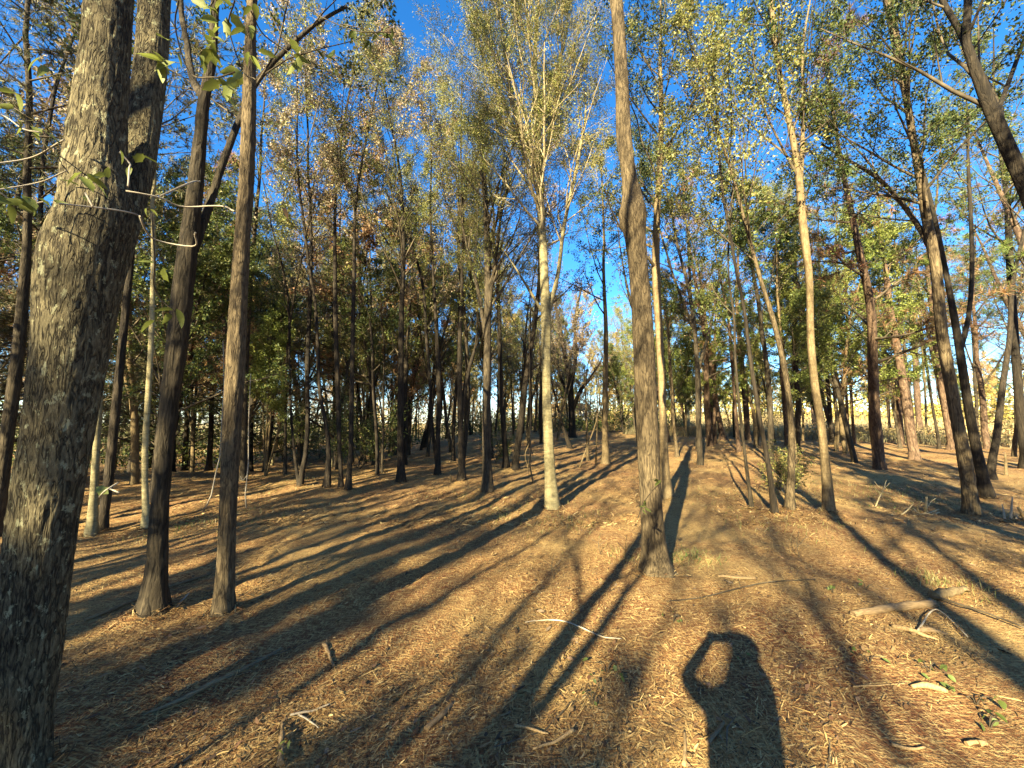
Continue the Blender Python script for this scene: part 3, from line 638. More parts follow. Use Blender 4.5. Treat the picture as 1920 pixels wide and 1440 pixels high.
for i, (lab, px, sp, H, bk, kw) in enumerate(MIDS):
    nm = {'pine': 'pine_tree', 'darkpine': 'cedar_tree', 'drypine': 'pine_tree', 'bare': 'bare_tree'}.get(sp, 'woodland_tree')
    kw = dict(kw)
    if sp == 'brown': kw['dens'] *= .8
    hero(nm, lab, px, sp, H * (1.25 if H > 6.5 else 1.0), bk, seed=100 + i, sides=10, K=26, leafscale=1.15, **kw)

# multi-stemmed shrub-like sapling with pale stems
def multistem():
    base = on_ground(498, 892); rng = rngf(77)
    root = empty('multistem_tree', base, 'cluster of slim sunlit stems rising from one foot beside green shrubs', 'tree')
    sp = []
    for (x1, y1, x2, y2) in [(494, 800, 493, 640), (500, 800, 508, 620), (506, 800, 528, 590), (510, 850, 535, 760)]:
        pts = [np.zeros(3) - [0, 0, .1]] + [np.array(at_y(a, b, base.y) - base) for a, b in ((x1, y1), (x2, y2))]
        P, r = resample(pts, [.035, .025, .01], 12)
        sp.append((P, r, .45)); V, F = tubes(P[None], r[None], 7)
        link('stem', mesh_from('stem', V, F, M['tan_bark'], True), root)
    (bv, bf), (lv, lf) = crown_meshes(rng, sp, 'green', 1.0, 1.1, L1scale=.45)
    link('branches', mesh_from('branches', bv, bf, M['twig'], True), root, kind='stuff')
    link('foliage', mesh_from('foliage', lv, lf, M['bright_leaf']), root, kind='stuff')
multistem()

# ---------- shared woodland trees
VAR = {
 'brown_a': variant('sweetgum_tree', 'brown', 11, .10, .32, 201, 'shaded_mid_bark', dens=.5, leafscale=1.5),
 'brown_b': variant('sweetgum_tree', 'brown', 9.5, .08, .3, 202, 'tan_bark', dens=.5, leafscale=1.5, fork=True),
 'yel_a': variant('poplar_tree', 'yellow', 9, .09, .25, 203, 'shaded_mid_bark', dens=.55, leafscale=1.6),
 'gold_a': variant('hickory_tree', 'gold', 8.5, .09, .22, 204, 'tan_bark', dens=.55, leafscale=1.7, fork=True),
 'green_a': variant('willow_oak_tree', 'green', 10, .08, .28, 205, 'shaded_dark_bark', dens=.85, leafscale=1.2, lmul=1.4),
 'green_b': variant('willow_oak_tree', 'willow', 11, .08, .3, 225, 'shaded_mid_bark', dens=.8, leafscale=1.3, lmul=1.3, fork=True),
 'olive_a': variant('woodland_tree', 'dark', 11, .08, .35, 226, 'shaded_mid_bark', dens=.8, leafscale=1.1, lmul=1.4, fork=True),
 'dark_a': variant('holly_tree', 'dark', 8.5, .09, .2, 206, 'shaded_dark_bark', dens=1.0, leafscale=1.3, lmul=1.4, fork=True),
 'bare_a': variant('bare_tree', 'bare', 10, .08, .3, 207, 'shaded_mid_bark', dens=.7, fork=True),
 'bare_b': variant('bare_tree', 'bare', 8.5, .06, .3, 208, 'pale_bark', dens=.6),
 'bare_c': variant('bare_tree', 'bare', 9.5, .075, .4, 218, 'shaded_mid_bark', dens=.4),
 'pine_a': variant('pine_tree', 'pine', 13, .14, .45, 209, 'pine_bark', dens=.55, leafscale=1.6),
 'pine_b': variant('pine_tree', 'darkpine', 10, .12, .12, 210, 'shaded_dark_bark', dens=.6, leafscale=1.6),
 'dry_a': variant('pine_tree', 'drypine', 12, .14, .2, 211, 'pine_bark', dens=.5, leafscale=1.6),
 'bright_a': variant('beech_tree', 'bright', 9, .09, .25, 212, 'tan_bark', dens=1.0, leafscale=1.3, lmul=1.5),
 'orange_a': variant('maple_tree', 'orange', 9.5, .10, .25, 213, 'shaded_mid_bark', dens=.7, leafscale=1.7),
}
heroes = [(o.location.x, o.location.y) for o in COL.objects if o.type == 'EMPTY']
taken = list(heroes)
rnd = random.Random(5)
def free(x, y, d): return all((x - a) ** 2 + (y - b) ** 2 > d * d for a, b in taken)
FILLS = []
DESC = {'sweetgum_tree': 'slim tree with thinning pinkish-brown leaves', 'poplar_tree': 'slim tree with yellow-green leaves', 'hickory_tree': 'forked tree with golden autumn leaves',
        'willow_oak_tree': 'slim dark tree with small green leaves', 'woodland_tree': 'olive-leaved tree with a slim trunk', 'holly_tree': 'low-branched tree with dark green leaves', 'bare_tree': 'leafless thin grey tree',
        'pine_tree': 'tall pine trunk with needled crown', 'beech_tree': 'tree with bright green foliage', 'maple_tree': 'tree with orange-brown leaves'}
def fill(n, az, dist, keys, region, mind, seed, smin=.8, smax=1.2, avoid=None):
    r = random.Random(seed); c = 0; tries = 0
    while c < n and tries < n * 40:
        tries += 1
        a = R(r.uniform(*az)); d = math.sqrt(r.uniform(dist[0] ** 2, dist[1] ** 2)); x, y = math.sin(a) * d, math.cos(a) * d
        if not free(x, y, mind) or (avoid and avoid(x, y)): continue
        taken.append((x, y)); k = r.choice(keys); v = VAR[k]; s = r.uniform(smin, smax)
        o = place(v, x, y, s, r.uniform(0, 6.28), '%s %s' % (DESC[v['name']], region), '%s %s' % (v['name'].replace('_', ' ') + 's', region), tilt=(r.gauss(0, .035), r.gauss(0, .035)))
        FILLS.append((o, v['name'], x, y))
        c += 1
# left: dense dark cedars and brown trees
def clearing(x, y):                                   # keep the open strip in front of the camera free
    return (-7 < x < 10 and y < 9.5)
fill(32, (-57, -34), (8, 30), ['pine_b', 'pine_b', 'dark_a', 'olive_a', 'pine_b', 'dry_a', 'brown_b'], 'in the dark wood at the left', 1.5, 1)
fill(30, (-36, -20), (12, 36), ['pine_b', 'brown_a', 'green_a', 'olive_a', 'bare_b', 'bare_c', 'green_b'], 'in the wood beyond the shaded hollow', 1.5, 2, .9, 1.4)
fill(9, (-34, 4), (11, 19), ['green_b', 'olive_a', 'bare_c', 'green_a', 'bare_a'], 'in the wood behind the clearing', 1.3, 12, .95, 1.35, clearing)
fill(50, (-24, 6), (15, 46), ['brown_a', 'bare_c', 'bare_a', 'bare_b', 'yel_a', 'gold_a', 'green_a', 'olive_a', 'bare_c', 'green_b'], 'in the wood behind the clearing', 1.3, 3, .8, 1.35)
fill(36, (2, 22), (19, 52), ['yel_a', 'gold_a', 'bare_a', 'bare_c', 'green_b', 'bright_a', 'brown_b', 'bare_c', 'dark_a'], 'in the wood behind the burl tree', 1.5, 4, .8, 1.3)
fill(5, (10, 46), (12.5, 21), ['green_b', 'olive_a', 'bare_c'], 'among the trees at the right', 1.5, 13, 1.0, 1.4, clearing)
fill(22, (20, 40), (22, 38), ['pine_a', 'pine_a', 'bright_a', 'yel_a', 'bare_c', 'bright_a'], 'among the pines before the field', 1.8, 5, .75, 1.05)
fill(16, (38, 57), (17, 34), ['pine_a', 'dry_a', 'pine_a', 'bare_a', 'pine_b', 'olive_a', 'bright_a'], 'in the wood at the right edge', 2.0, 6, .8, 1.1)
fill(6, (-24, -12), (15, 24), ['orange_a', 'brown_a'], 'in the wood behind the clearing', 1.3, 16, 1.1, 1.4)
fill(5, (26, 44), (16, 26), ['dry_a', 'orange_a', 'bright_a'], 'among the pines before the field', 1.6, 17, .9, 1.15)
fill(50, (-56, 18), (46, 75), ['brown_a', 'gold_a', 'yel_a', 'gold_a', 'orange_a', 'pine_b'], 'in the far back wood', 2.6, 7, .8, 1.1)
fill(60, (14, 58), (82, 100), ['yel_a', 'gold_a', 'bright_a', 'orange_a', 'pine_b', 'dark_a'], 'in the treeline beyond the open field', 2.2, 8, .8, 1.2)
fill(14, (88, 150), (11, 24), ['pine_b', 'dark_a', 'brown_a'], 'in the unseen wood that blocks side sky light', 2.5, 14, .9, 1.1)  # trees added out of view to cut sky fill from the right
fill(12, (-95, -62), (9, 24), ['pine_b', 'dark_a', 'brown_a'], 'in the unseen wood that blocks side sky light', 2.5, 15, .9, 1.1)  # same on the left: out-of-view trees added against sky fill
fill(34, (95, 265), (27, 40), ['pine_b', 'dark_a', 'brown_a', 'pine_a'], 'in the unseen wood that blocks side sky light', 3.0, 9, .9, 1.1)

SHORT = {'sweetgum_tree': 'slim pinkish-brown leaved tree', 'poplar_tree': 'slim yellow-green leaved tree', 'hickory_tree': 'forked golden leaved tree', 'willow_oak_tree': 'dark small-leaved tree',
         'holly_tree': 'low dark green tree', 'woodland_tree': 'slim olive-leaved tree', 'bare_tree': 'leafless thin tree', 'pine_tree': 'needled pine', 'beech_tree': 'bright green leaved tree', 'maple_tree': 'orange-brown leaved tree'}
LAND = [(-900, 'left edge'), (60, 'thick oak'), (290, 'slim oak'), (420, 'furrowed oak'), (655, 'dark pair'), (753, 'black tree'), (913, 'mottled tree'), (1036, 'pale tree'), (1136, 'vine-wrapped tree'), (1232, 'burl tree'),
        (1400, 'thick pine'), (1481, 'mossy tree'), (1554, 'tan tree'), (1643, 'whorled pine'), (1725, 'reddish pine'), (1823, 'leaning tree'), (3000, 'right edge')]
ORD = ['leftmost', 'second from left', 'third from left', 'fourth from left', 'fifth from left', 'sixth from left', 'seventh from left', 'eighth from left', 'ninth from left', 'tenth from left']
def name_fills():
    bins = {}
    for o, k, x, y in FILLS:
        if y < 1: continue
        px = 960 + FPX * x / (y * cP); a, b = next((LAND[i][1], LAND[i + 1][1]) for i in range(len(LAND) - 1) if px < LAND[i + 1][0] or i == len(LAND) - 2)
        d = math.hypot(x, y); dep = 'standing near' if d < 20 else 'mid-distance' if d < 34 else 'far back' if d < 80 else 'beyond field'
        bins.setdefault((SHORT[k], dep, a, b), []).append((px, o))
    for (sh, dep, a, b), L in bins.items():
        L.sort(key=lambda t: t[0])
        for i, (px, o) in enumerate(L):
            o['label'] = ('%s %s %s between %s and %s' % (ORD[min(i, 9)] if len(L) > 1 else '', sh, dep, a, b)).strip()
name_fills()

# ---------- trees behind the photographer whose shadows cross the clearing
def back(off, t, key, s, rz=0.0, szs=1.0):
    nx, ny = math.cos(SUN_AZ), -math.sin(SUN_AZ); dx, dy = math.sin(SUN_AZ), math.cos(SUN_AZ)
    x = nx * off + dx * t; y = ny * off + dy * t
    v = VAR[key]
    place(v, x, y, s, rz, '%s standing behind the photographer, its shadow crossing the clearing' % DESC[v['name']], 'trees behind the photographer', szs=szs)
for a in [(-1.32, -4.2, 'bare_a', 1.15, .4), (1.3, -7.0, 'bare_a', 1.6, 1), (-3.25, -3.0, 'bare_c', 1.1, 2), (-3.5, -5.5, 'bare_b', 1.2, 2.2), (-4.3, -4.5, 'bare_a', 1.0, 3),
          (-5.0, -6.5, 'bare_c', 1.1, 3), (-5.9, -4.0, 'bare_b', 1.2, 2.4), (2.5, -8.0, 'bare_b', 1.3, 5), (-3.8, -9.0, 'bare_a', 1.1, 0), (-6.8, -6.0, 'brown_a', 1.0, 1),
          (-1.7, -8.5, 'bare_b', 1.2, 2), (-2.05, -6.0, 'bare_b', 1.0, 5), (-4.7, -10.0, 'bare_c', 1.3, 1), (-5.5, -11.5, 'bare_a', 1.2, 1), (-.75, -12.0, 'bare_b', 1.3, 4), (-.35, -14.5, 'bare_a', 1.1, 0),
          (.75, -11.0, 'bare_c', 1.1, 3), (1.9, -13.0, 'bare_a', 1.2, 2), (3.2, -10.0, 'bare_c', 1.3, 2), (-7.4, -9.0, 'bare_c', 1.3, 2), (-7.9, -4.5, 'bare_b', 1.3, 2), (-9.0, -6.5, 'brown_b', 1.1, 2),
          (-1.9, -14.8, 'dark_a', 1.0, 2), (-2.9, -17.2, 'brown_a', 1.0, 4), (-3.9, -15.0, 'dark_a', 1.0, 2), (-1.0, -19.0, 'green_a', 1.0, 3), (.35, -19.5, 'green_a', .95, 1), (1.9, -18.5, 'green_a', 1.0, 3), (2.9, -16.5, 'dark_a', 1.0, 3),
          (-5.0, -16.5, 'brown_b', 1.0, 2), (4.9, -.5, 'brown_b', 1.0, 2), (6.2, 1.5, 'olive_a', .9, 2), (3.9, -3.0, 'brown_b', .9, 1), (9.5, -6.0, 'pine_a', 1.1, 2),
          (-6.0, -4.4, 'olive_a', .9, 2.5), (-10.5, -12.0, 'pine_b', 1.3, 1), (-7.6, -13.0, 'green_a', 1.0, 0), (7.2, -12.0, 'brown_b', 1.0, 1)]:
    back(*a)

# ------------------------------------------------------------------ shrubs, grass, sticks
def shrub(px, py, h, w, mat, label, seed, n=9, lsc=1.0):
    rng = rngf(seed); base = on_ground(px, py)
    root = empty('shrub', base, label, 'shrub')
    P0 = np.zeros((1, 3, 3)); P0[0, :, 2] = [-.05, h * .1, h * .2]
    Q1, q1 = children(rng, P0, np.full((1, 3), .03), n, 0, 1, (10, 60), h * .9, up=.12, K=5, absolute=True, rf=.5, longer_low=0)
    Q1[..., :2] *= w / h
    Q2, q2 = children(rng, Q1, q1, 7, .2, 1, (25, 60), .45, K=4); Q3, q3 = children(rng, Q2, q2, 5, .1, 1, (25, 60), .5, K=3)
    V, F = merge([tubes(Q1, np.maximum(q1, .006), 4), tubes(Q2, np.maximum(q2, .003), 3), tubes(Q3, np.maximum(q3, .002), 3)])
    link('stems', mesh_from('stems', V, F, M['twig'], True), root, kind='stuff')
    V, F = merge([leaves(rng, Q3, 6, .09 * lsc, .04 * lsc), leaves(rng, Q2, 3, .09 * lsc, .04 * lsc)])
    link('foliage', mesh_from('foliage', V, F, M[mat]), root, kind='stuff')
for i, a in enumerate([
    (478, 868, 2.6, 2.2, 'bright_leaf', 'bright yellow-green shrub left of the slim sunlit stem cluster'),
    (530, 866, 2.0, 2.4, 'bright_leaf', 'green shrub just behind the slim sunlit stem cluster'),
    (600, 862, 2.2, 2.6, 'dark_leaf', 'dark evergreen shrub behind the crooked dark tree'),
    (672, 880, 2.0, 1.8, 'dark_leaf', 'shady green shrub right of the close pair of dark trees'),
    (712, 880, 2.2, 1.6, 'dark_leaf', 'dense dark thicket shrub left of the nearly black tree'),
    (930, 868, 1.1, 1.2, 'dark_leaf', 'low dark shrub at the foot of the leaning dark tree'),
    (1215, 812, 2.4, 2.4, 'gold_leaf', 'golden shrub behind the burl tree'),
    (1150, 806, 2.2, 2.4, 'yellow_leaf', 'yellow-green shrub behind the vine-wrapped tree'),
    (1300, 800, 3.0, 3.4, 'dark_leaf', 'dark evergreen shrub behind the short pale trunk'),
    (1350, 804, 3.0, 3.0, 'dark_leaf', 'dark shrub behind the leaning reddish pine'),
    (1440, 812, 2.4, 2.6, 'dark_leaf', 'shaded green shrub right of the thick pine'),
    (60, 885, 2.6, 3.0, 'dark_leaf', 'dark shrub left of the thick oak'),
    (235, 880, 2.6, 2.6, 'dark_leaf', 'dark shrub in the hollow behind the pale slim tree'),
    (330, 872, 2.4, 2.8, 'brown_leaf', 'brown twiggy shrub at the back of the hollow'),
    (1475, 930, .9, .8, 'willow_leaf', 'small leafy sprouts at the foot of the mossy grey tree'),
    ]):
    shrub(*a, seed=300 + i, lsc=1.3 if a[2] > 1.5 else .8)

def blades(rng, X, Y, h, w, lean=.5, z=None):
    n = len(X); Z = ground_z(X, Y) if z is None else z
    hh = h * rng.uniform(.5, 1.3, n); az = rng.uniform(0, 6.28, n); ln = lean * rng.random(n) * hh; wd = w * rng.uniform(.6, 1.3, n)
    b = np.stack([X, Y, Z - .01], -1); s = np.stack([np.cos(az), np.sin(az), np.zeros(n)], -1) * wd[:, None] * .5
    az2 = rng.uniform(0, 6.28, n); t = b + np.stack([np.cos(az2) * ln, np.sin(az2) * ln, hh], -1)
    m = b * .5 + t * .5 + np.stack([np.zeros(n), np.zeros(n), hh * .12], -1)
    V = np.stack([b - s, b + s, m + s * .7, t, m - s * .7], 1).reshape(-1, 3)
    k = np.arange(n)[:, None] * 5
    F = np.concatenate([k + np.array([[0, 1, 2, 4]]), k + np.array([[4, 2, 3, 3]])])
    return V, k

def blade_obj(name, V, k, mat, kind='stuff', label=None, cat=None):
    F = np.concatenate([k + np.array([[0, 1, 2]]), k + np.array([[0, 2, 4]]), k + np.array([[4, 2, 3]])])
    o = link(name, mesh_from(name, V, F, mat)); o['kind'] = kind
    if label: o['label'] = label; o['category'] = cat
    return o

def undergrowth(name, n, az, dist, h, mat, seed, label, L=.2):
    rng = rngf(seed); a = R(az[0]) + rng.random(n) * R(az[1] - az[0]); d = np.sqrt(rng.uniform(dist[0] ** 2, dist[1] ** 2, n))
    X, Y = np.sin(a) * d, np.cos(a) * d
    hh = h * (.45 + .9 * np.clip(vnoise(X * .35 + seed, Y * .35, 1.0) + .4, 0, 1.3))
    u = rng.random(n) ** .8; Z = ground_z(X, Y, False) + hh * u
    keep = vnoise(X * .8, Y * .8, Z * .8 + seed) > -.25
    P = np.stack([X, Y, Z], -1)[keep]; m = len(P)
    dd = nrm(rng.normal(size=(m, 3))); sd = nrm(np.cross(dd, rng.normal(size=(m, 3)))); l = (L * rng.uniform(.5, 1.4, m))[:, None]
    V = np.stack([P, P + dd * l * .5 + sd * l * .25, P + dd * l, P + dd * l * .5 - sd * l * .25], 1).reshape(-1, 3)
    o = link(name, mesh_from(name, V, np.arange(m * 4).reshape(-1, 4), M[mat])); tag(o, label, 'undergrowth', kind='stuff')
undergrowth('undergrowth', 50000, (-58, -22), (26, 42), 3.2, 'dark_leaf', 401, 'dark leafy undergrowth closing off the wood at the left', .16)
undergrowth('undergrowth', 42000, (-24, 16), (40, 56), 3.4, 'gold_leaf', 402, 'golden sunlit undergrowth far behind the clearing', .22)
undergrowth('undergrowth', 30000, (-24, 24), (34, 46), 2.2, 'dark_leaf', 403, 'dark green undergrowth behind the centre trees', .18)
undergrowth('undergrowth', 26000, (14, 58), (80, 92), 5.5, 'yellow_leaf', 404, 'yellow-green scrub along the far side of the field', .45)
undergrowth('undergrowth', 14000, (22, 57), (32, 40), 1.5, 'gold_leaf', 406, 'tangled dry bushes along the near edge of the field', .14)
#undergrowth('undergrowth', 12000, (44, 58), (16, 26), 1.6, 'grass', 405, 'rough greenish scrub at the right edge of the wood', .14)

# the field's tall dry grass and the grassy fringe at its edge
rng = rngf(9)
n = 16000; a = R(13) + rng.random(n) * R(46); d = np.sqrt(rng.uniform(36**2, 80**2, n))
X, Y = np.sin(a) * d, np.cos(a) * d
V, k = blades(rng, X, Y, .75, .05); blade_obj('field_grass', V, k, M['field_grass'], label='tall dry golden grass of the open field beyond the pines', cat='grass')
n = 6000; a = R(16) + rng.random(n) * R(42); d = rng.uniform(31, 38, n); X, Y = np.sin(a) * d, np.cos(a) * d
V, k = blades(rng, X, Y, .5, .03, .9); blade_obj('fringe_grass', V, k, M['fringe'], label='greyish rough grass fringe between pines and field', cat='grass')
# short green grass tufts in the clearing
n = 0; XS, YS = [], []
for (px, py, rad, cnt) in [(1285, 1045, .22, 260), (1000, 965, .6, 500), (1080, 985, .35, 150), (340, 990, .5, 400), (600, 915, 1.2, 500), (900, 930, .5, 350), (1700, 930, .9, 500), (1460, 985, .5, 250), (1765, 1095, .2, 220), (470, 965, .8, 300), (1610, 915, .8, 350), (1185, 1050, .25, 120), (500, 905, 1.2, 500), (1350, 930, .7, 250)]:
    c = on_ground(px, py); XS.append(c.x + rng.normal(size=cnt) * rad); YS.append(c.y + rng.normal(size=cnt) * rad * .8)
X, Y = np.concatenate(XS), np.concatenate(YS)
V, k = blades(rng, X, Y, .075, .006, 1.2); blade_obj('grass', V, k, M['grass'], label='short pale green grass tufts scattered through the litter', cat='grass')

# litter of shredded wood and straw
def litter(name, n, ymin, ymax, lmin, lmax, wmin, wmax, mat, seed, label, cat, az_bias=0.0, lift=.35, power=1.0):
    rng = rngf(seed)
    Y = ymin + (ymax - ymin) * rng.random(n) ** power; X = (rng.random(n) * 2 - 1) * (Y * 1.45 + .3)
    keep = vnoise(X * 1.6, Y * 1.6, 4.0) * 1.5 + rng.random(n) > .18
    X, Y = X[keep], Y[keep]; n = len(X)
    az = rng.uniform(0, math.pi, n); b = rng.random(n) < .45; az = np.where(b, R(90) - SUN_AZ - R(25) + rng.normal(size=n) * .35, az)
    el = np.abs(rng.normal(size=n)) * lift * .5
    L = lmin + (lmax - lmin) * rng.random(n) ** 2.2; W = wmin + (wmax - wmin) * rng.random(n) ** 2
    d = np.stack([np.cos(az) * np.cos(el), np.sin(az) * np.cos(el), np.sin(el)], -1)
    s = nrm(np.cross(d, np.array([0, 0, 1.0]) + rng.normal(size=(n, 3)) * .4)); up = np.cross(s, d)
    c = np.stack([X, Y, ground_z(X, Y) + .004 + rng.random(n) * .012], -1)
    bend = (rng.normal(size=n) * .05 * L)[:, None]
    hl = L[:, None] / 2; hw = W[:, None] / 2
    a0 = c - d * hl; a1 = c + d * hl; mid = c + s * bend + up * np.abs(bend) * .3
    V = np.stack([a0 - s * hw * .5, a0 + s * hw * .6, mid + s * hw, mid - s * hw, a1 + s * hw * .3, a1 - s * hw * .5], 1).reshape(-1, 3)
    k = np.arange(n)[:, None] * 6
    F = np.concatenate([k + np.array([[0, 1, 2, 3]]), k + np.array([[3, 2, 4, 5]])])
    o = link(name, mesh_from(name, V, F, M[mat])); tag(o, label, cat, kind='stuff'); return o
litter('wood_chips', 70000, 1.0, 7.0, .010, .055, .003, .010, 'chip', 21, 'shredded brown wood chips covering the near ground', 'wood chips', power=1.35)
litter('wood_slivers', 5500, 1.0, 8.0, .05, .16, .002, .008, 'straw', 25, 'longer pale wood slivers among the chips on the near ground', 'wood chips', power=1.2, lift=.25)
litter('straw_litter', 34000, 1.0, 9.0, .03, .11, .0015, .004, 'straw', 22, 'thin dry straw and needles strewn over the ground', 'straw', lift=.5, power=1.2)
litter('bark_shreds', 34000, 6.0, 20.0, .05, .18, .008, .022, 'chip', 23, 'pale shredded bark across the farther forest floor', 'wood chips', power=1.4)
litter('leaf_litter', 2600, 1.0, 12.0, .03, .06, .012, .026, 'dead_leaf', 24, 'scattered curled brown dead leaves on the ground', 'dead leaves', power=1.2, lift=.5)

litter('bark_flakes', 2600, 1.0, 10.0, .02, .07, .010, .028, 'flake', 26, 'dark broken bark flakes lying among the wood chips', 'bark flakes', power=1.3, lift=.3)
litter('fallen_twigs', 420, 1.2, 14.0, .15, .55, .004, .009, 'twig', 27, 'thin broken twigs scattered over the litter', 'twigs', power=1.1, lift=.15)
def base_litter():
    rng = rngf(31); C = [m for m in MOUNDS if math.hypot(m[0], m[1]) < 13]
    idx = np.repeat(np.arange(len(C)), 170); n = len(idx); C = np.array(C)
    a = rng.uniform(0, 6.28, n); d = C[idx, 2] * .5 * (.55 + np.abs(rng.normal(size=n)) * .6)
    X = C[idx, 0] + np.cos(a) * d; Y = C[idx, 1] + np.sin(a) * d
    Z = ground_z(X, Y) + C[idx, 3] * np.exp(-(d / C[idx, 2]) ** 2) + rng.random(n) * .03
    az = a + R(90) + rng.normal(size=n) * .7; el = rng.normal(size=n) * .3; L = rng.uniform(.03, .13, n)[:, None]; W = rng.uniform(.003, .012, n)[:, None]
    dd = np.stack([np.cos(az) * np.cos(el), np.sin(az) * np.cos(el), np.sin(el)], -1); s = nrm(np.cross(dd, np.array([0, 0, 1.0]) + rng.normal(size=(n, 3)) * .4))
    c = np.stack([X, Y, Z], -1)
    V = np.stack([c - dd * L / 2 - s * W / 2, c - dd * L / 2 + s * W / 2, c + dd * L / 2 + s * W / 3, c + dd * L / 2 - s * W / 3], 1).reshape(-1, 3)
    o = link('heaped_litter', mesh_from('heaped_litter', V, np.arange(n * 4).reshape(-1, 4), M['chip'])); tag(o, 'shredded litter heaped against the feet of the trunks', 'wood chips', kind='stuff')
base_litter()

def tube_obj(name, pts, rad, mat, parent=None, K=12, sides=7, cap=True):
    P, r = resample(pts, rad, K)
    V, F = tubes(P[None], r[None], sides)
    me = mesh_from(name, V, F, mat, True)
    if cap:
        bm = bmesh.new(); bm.from_mesh(me); bm.verts.ensure_lookup_table()
        bm.faces.new([bm.verts[i] for i in range(sides)]).smooth = False
        bm.faces.new([bm.verts[len(V) - 1 - i] for i in range(sides)]).smooth = False
        bmesh.ops.recalc_face_normals(bm, faces=bm.faces); bm.to_mesh(me); bm.free()
    return link(name, me, parent)

def stick(name, label, pxs, w, mat='twig', lift=0.0, cat='stick', K=14, sides=8, parts=()):
    """a stick or log lying along ground points given as photo pixels; w = diameters in metres."""
    pts = []
    for i, (x, y) in enumerate(pxs):
        p = on_ground(x, y); ww = w[i] if isinstance(w, (list, tuple)) else w
        pts.append(np.array(p) + [0, 0, ww * .42 + lift])
    B = pts[0].copy(); pts = [p - B for p in pts]
    rad = [(w[i] if isinstance(w, (list, tuple)) else w * (1 - .35 * i / max(1, len(pts) - 1))) / 2 for i in range(len(pts))]
    if len(pts) == 2:
        pts.insert(1, (pts[0] + pts[1]) / 2 + [0, 0, .004]); rad.insert(1, sum(rad) / 2)
    o = tube_obj(name, pts, rad, M[mat], None, K, sides); o.location = B
    rngl = rngf(int(abs(B[0]) * 1000) % 9999)
    me = o.data
    co = np.zeros(len(me.vertices) * 3, np.float32); me.vertices.foreach_get('co', co); co = co.reshape(-1, 3)
    co += (vnoise(co[:, 0] * 30 + 3, co[:, 1] * 30, co[:, 2] * 30)[:, None] * rad[0] * .35).astype(np.float32); me.vertices.foreach_set('co', co.ravel())
    tag(o, label, cat); return o

stick('log', 'short barkless grey log lying in dappled light at lower right', [(1600, 1156), (1650, 1148), (1700, 1143), (1752, 1138)], [.05, .06, .066, .07], 'bare_wood', cat='log', sides=14)
stick('log', 'mossy end of a log in shade behind the barkless log', [(1752, 1124), (1812, 1112)], .08, 'tan_bark', cat='log', sides=12)
stick('wood_splinter', 'long pale split wood splinter right of the barkless log', [(1674, 1178), (1715, 1190), (1760, 1204)], [.03, .028, .012], 'splinter', .01, 'splinter')
stick('wood_splinter', 'reddish curled bark piece under the pale splinter', [(1712, 1190), (1745, 1184), (1776, 1192)], [.02, .035, .02], 'bare_wood', 0, 'splinter')
stick('wood_splinter', 'broad pale splinter near the right-hand green leaves', [(1709, 1290), (1740, 1292), (1776, 1300)], [.018, .034, .024], 'splinter', .005, 'splinter')
stick('wood_splinter', 'flat pale splinter lying right of the burl tree', [(1346, 1082), (1380, 1086), (1418, 1088)], [.02, .028, .026], 'splinter', .005, 'splinter')
stick('wood_splinter', 'small pale chip of wood on the lower right corner ground', [(1835, 1398), (1850, 1402)], .03, 'splinter', .004, 'splinter')
stick('wood_splinter', 'curved pale splinter near the bottom right', [(1672, 1398), (1700, 1408), (1735, 1405)], .016, 'splinter', .004, 'splinter')
stick('wood_splinter', 'thick pale splinter beside the curved splinter at bottom right', [(1812, 1398), (1850, 1400)], .022, 'splinter', .004, 'splinter')
stick('fallen_branch', 'thin pale curved branch on the sunlit litter left of the burl tree', [(985, 1172), (1000, 1170), (1062, 1172), (1095, 1185), (1130, 1200), (1165, 1204)], [.006, .008, .010, .010, .009, .006], 'dead_twig', .02, 'branch', K=30)
stick('fallen_branch', 'thin dark twig stretching across the litter below the flat splinter', [(1250, 1132), (1310, 1126), (1370, 1112), (1440, 1096), (1530, 1090)], [.006, .009, .011, .009, .005], 'twig', .02, 'branch', K=30)
stick('fallen_branch', 'long half-buried branch in shade at lower left', [(270, 1340), (330, 1318), (400, 1282), (480, 1245), (530, 1216)], [.015, .026, .03, .028, .02], 'bare_wood', -.006, 'branch', K=30)
stick('stick', 'short upright-pointing stick at the bottom edge left of centre', [(527, 1440), (529, 1400), (528, 1368)], .03, 'bare_wood', .01)
stick('stick', 'short brown stick in the shade above the bottom stick', [(608, 1208), (618, 1232), (626, 1252)], .026, 'bare_wood')
stick('stick', 'pale thin stick pointing right in the shade at lower left', [(545, 1345), (585, 1338), (618, 1325)], .012, 'dead_twig', .01)
stick('stick', 'pale thin forked stick beside the bottom-left stick', [(560, 1345), (580, 1358), (597, 1370)], .009, 'dead_twig', .012)
stick('stick', 'pale stick leaning by the foot of the slim forked oak', [(332, 1142), (345, 1128), (354, 1118)], .02, 'dead_twig', .02)
stick('stick', 'long dull branch lying behind the two front oaks', [(160, 1165), (200, 1150), (250, 1128), (300, 1108), (390, 1080)], .03, 'bare_wood')
stick('stick', 'pale curved stick near the bottom edge below centre', [(965, 1365), (995, 1373), (1028, 1382)], .014, 'splinter', .01)
stick('stick', 'pale bent stick right of the curved one at the bottom', [(1000, 1410), (1040, 1398), (1075, 1376)], [.01, .013, .02], 'splinter', .012)
stick('stick', 'dark stick in the tree shadow at bottom centre', [(800, 1368), (830, 1342), (850, 1318)], [.03, .03, .02], 'bare_wood', -.005)
stick('stick', 'pale stick on the bottom edge inside the photographer shadow', [(1283, 1440), (1285, 1400), (1284, 1378)], .018, 'splinter', .01)
stick('stick', 'pale angled splinter stick within the photographer shadow', [(1328, 1398), (1345, 1378), (1358, 1360)], .022, 'bare_wood', .005)
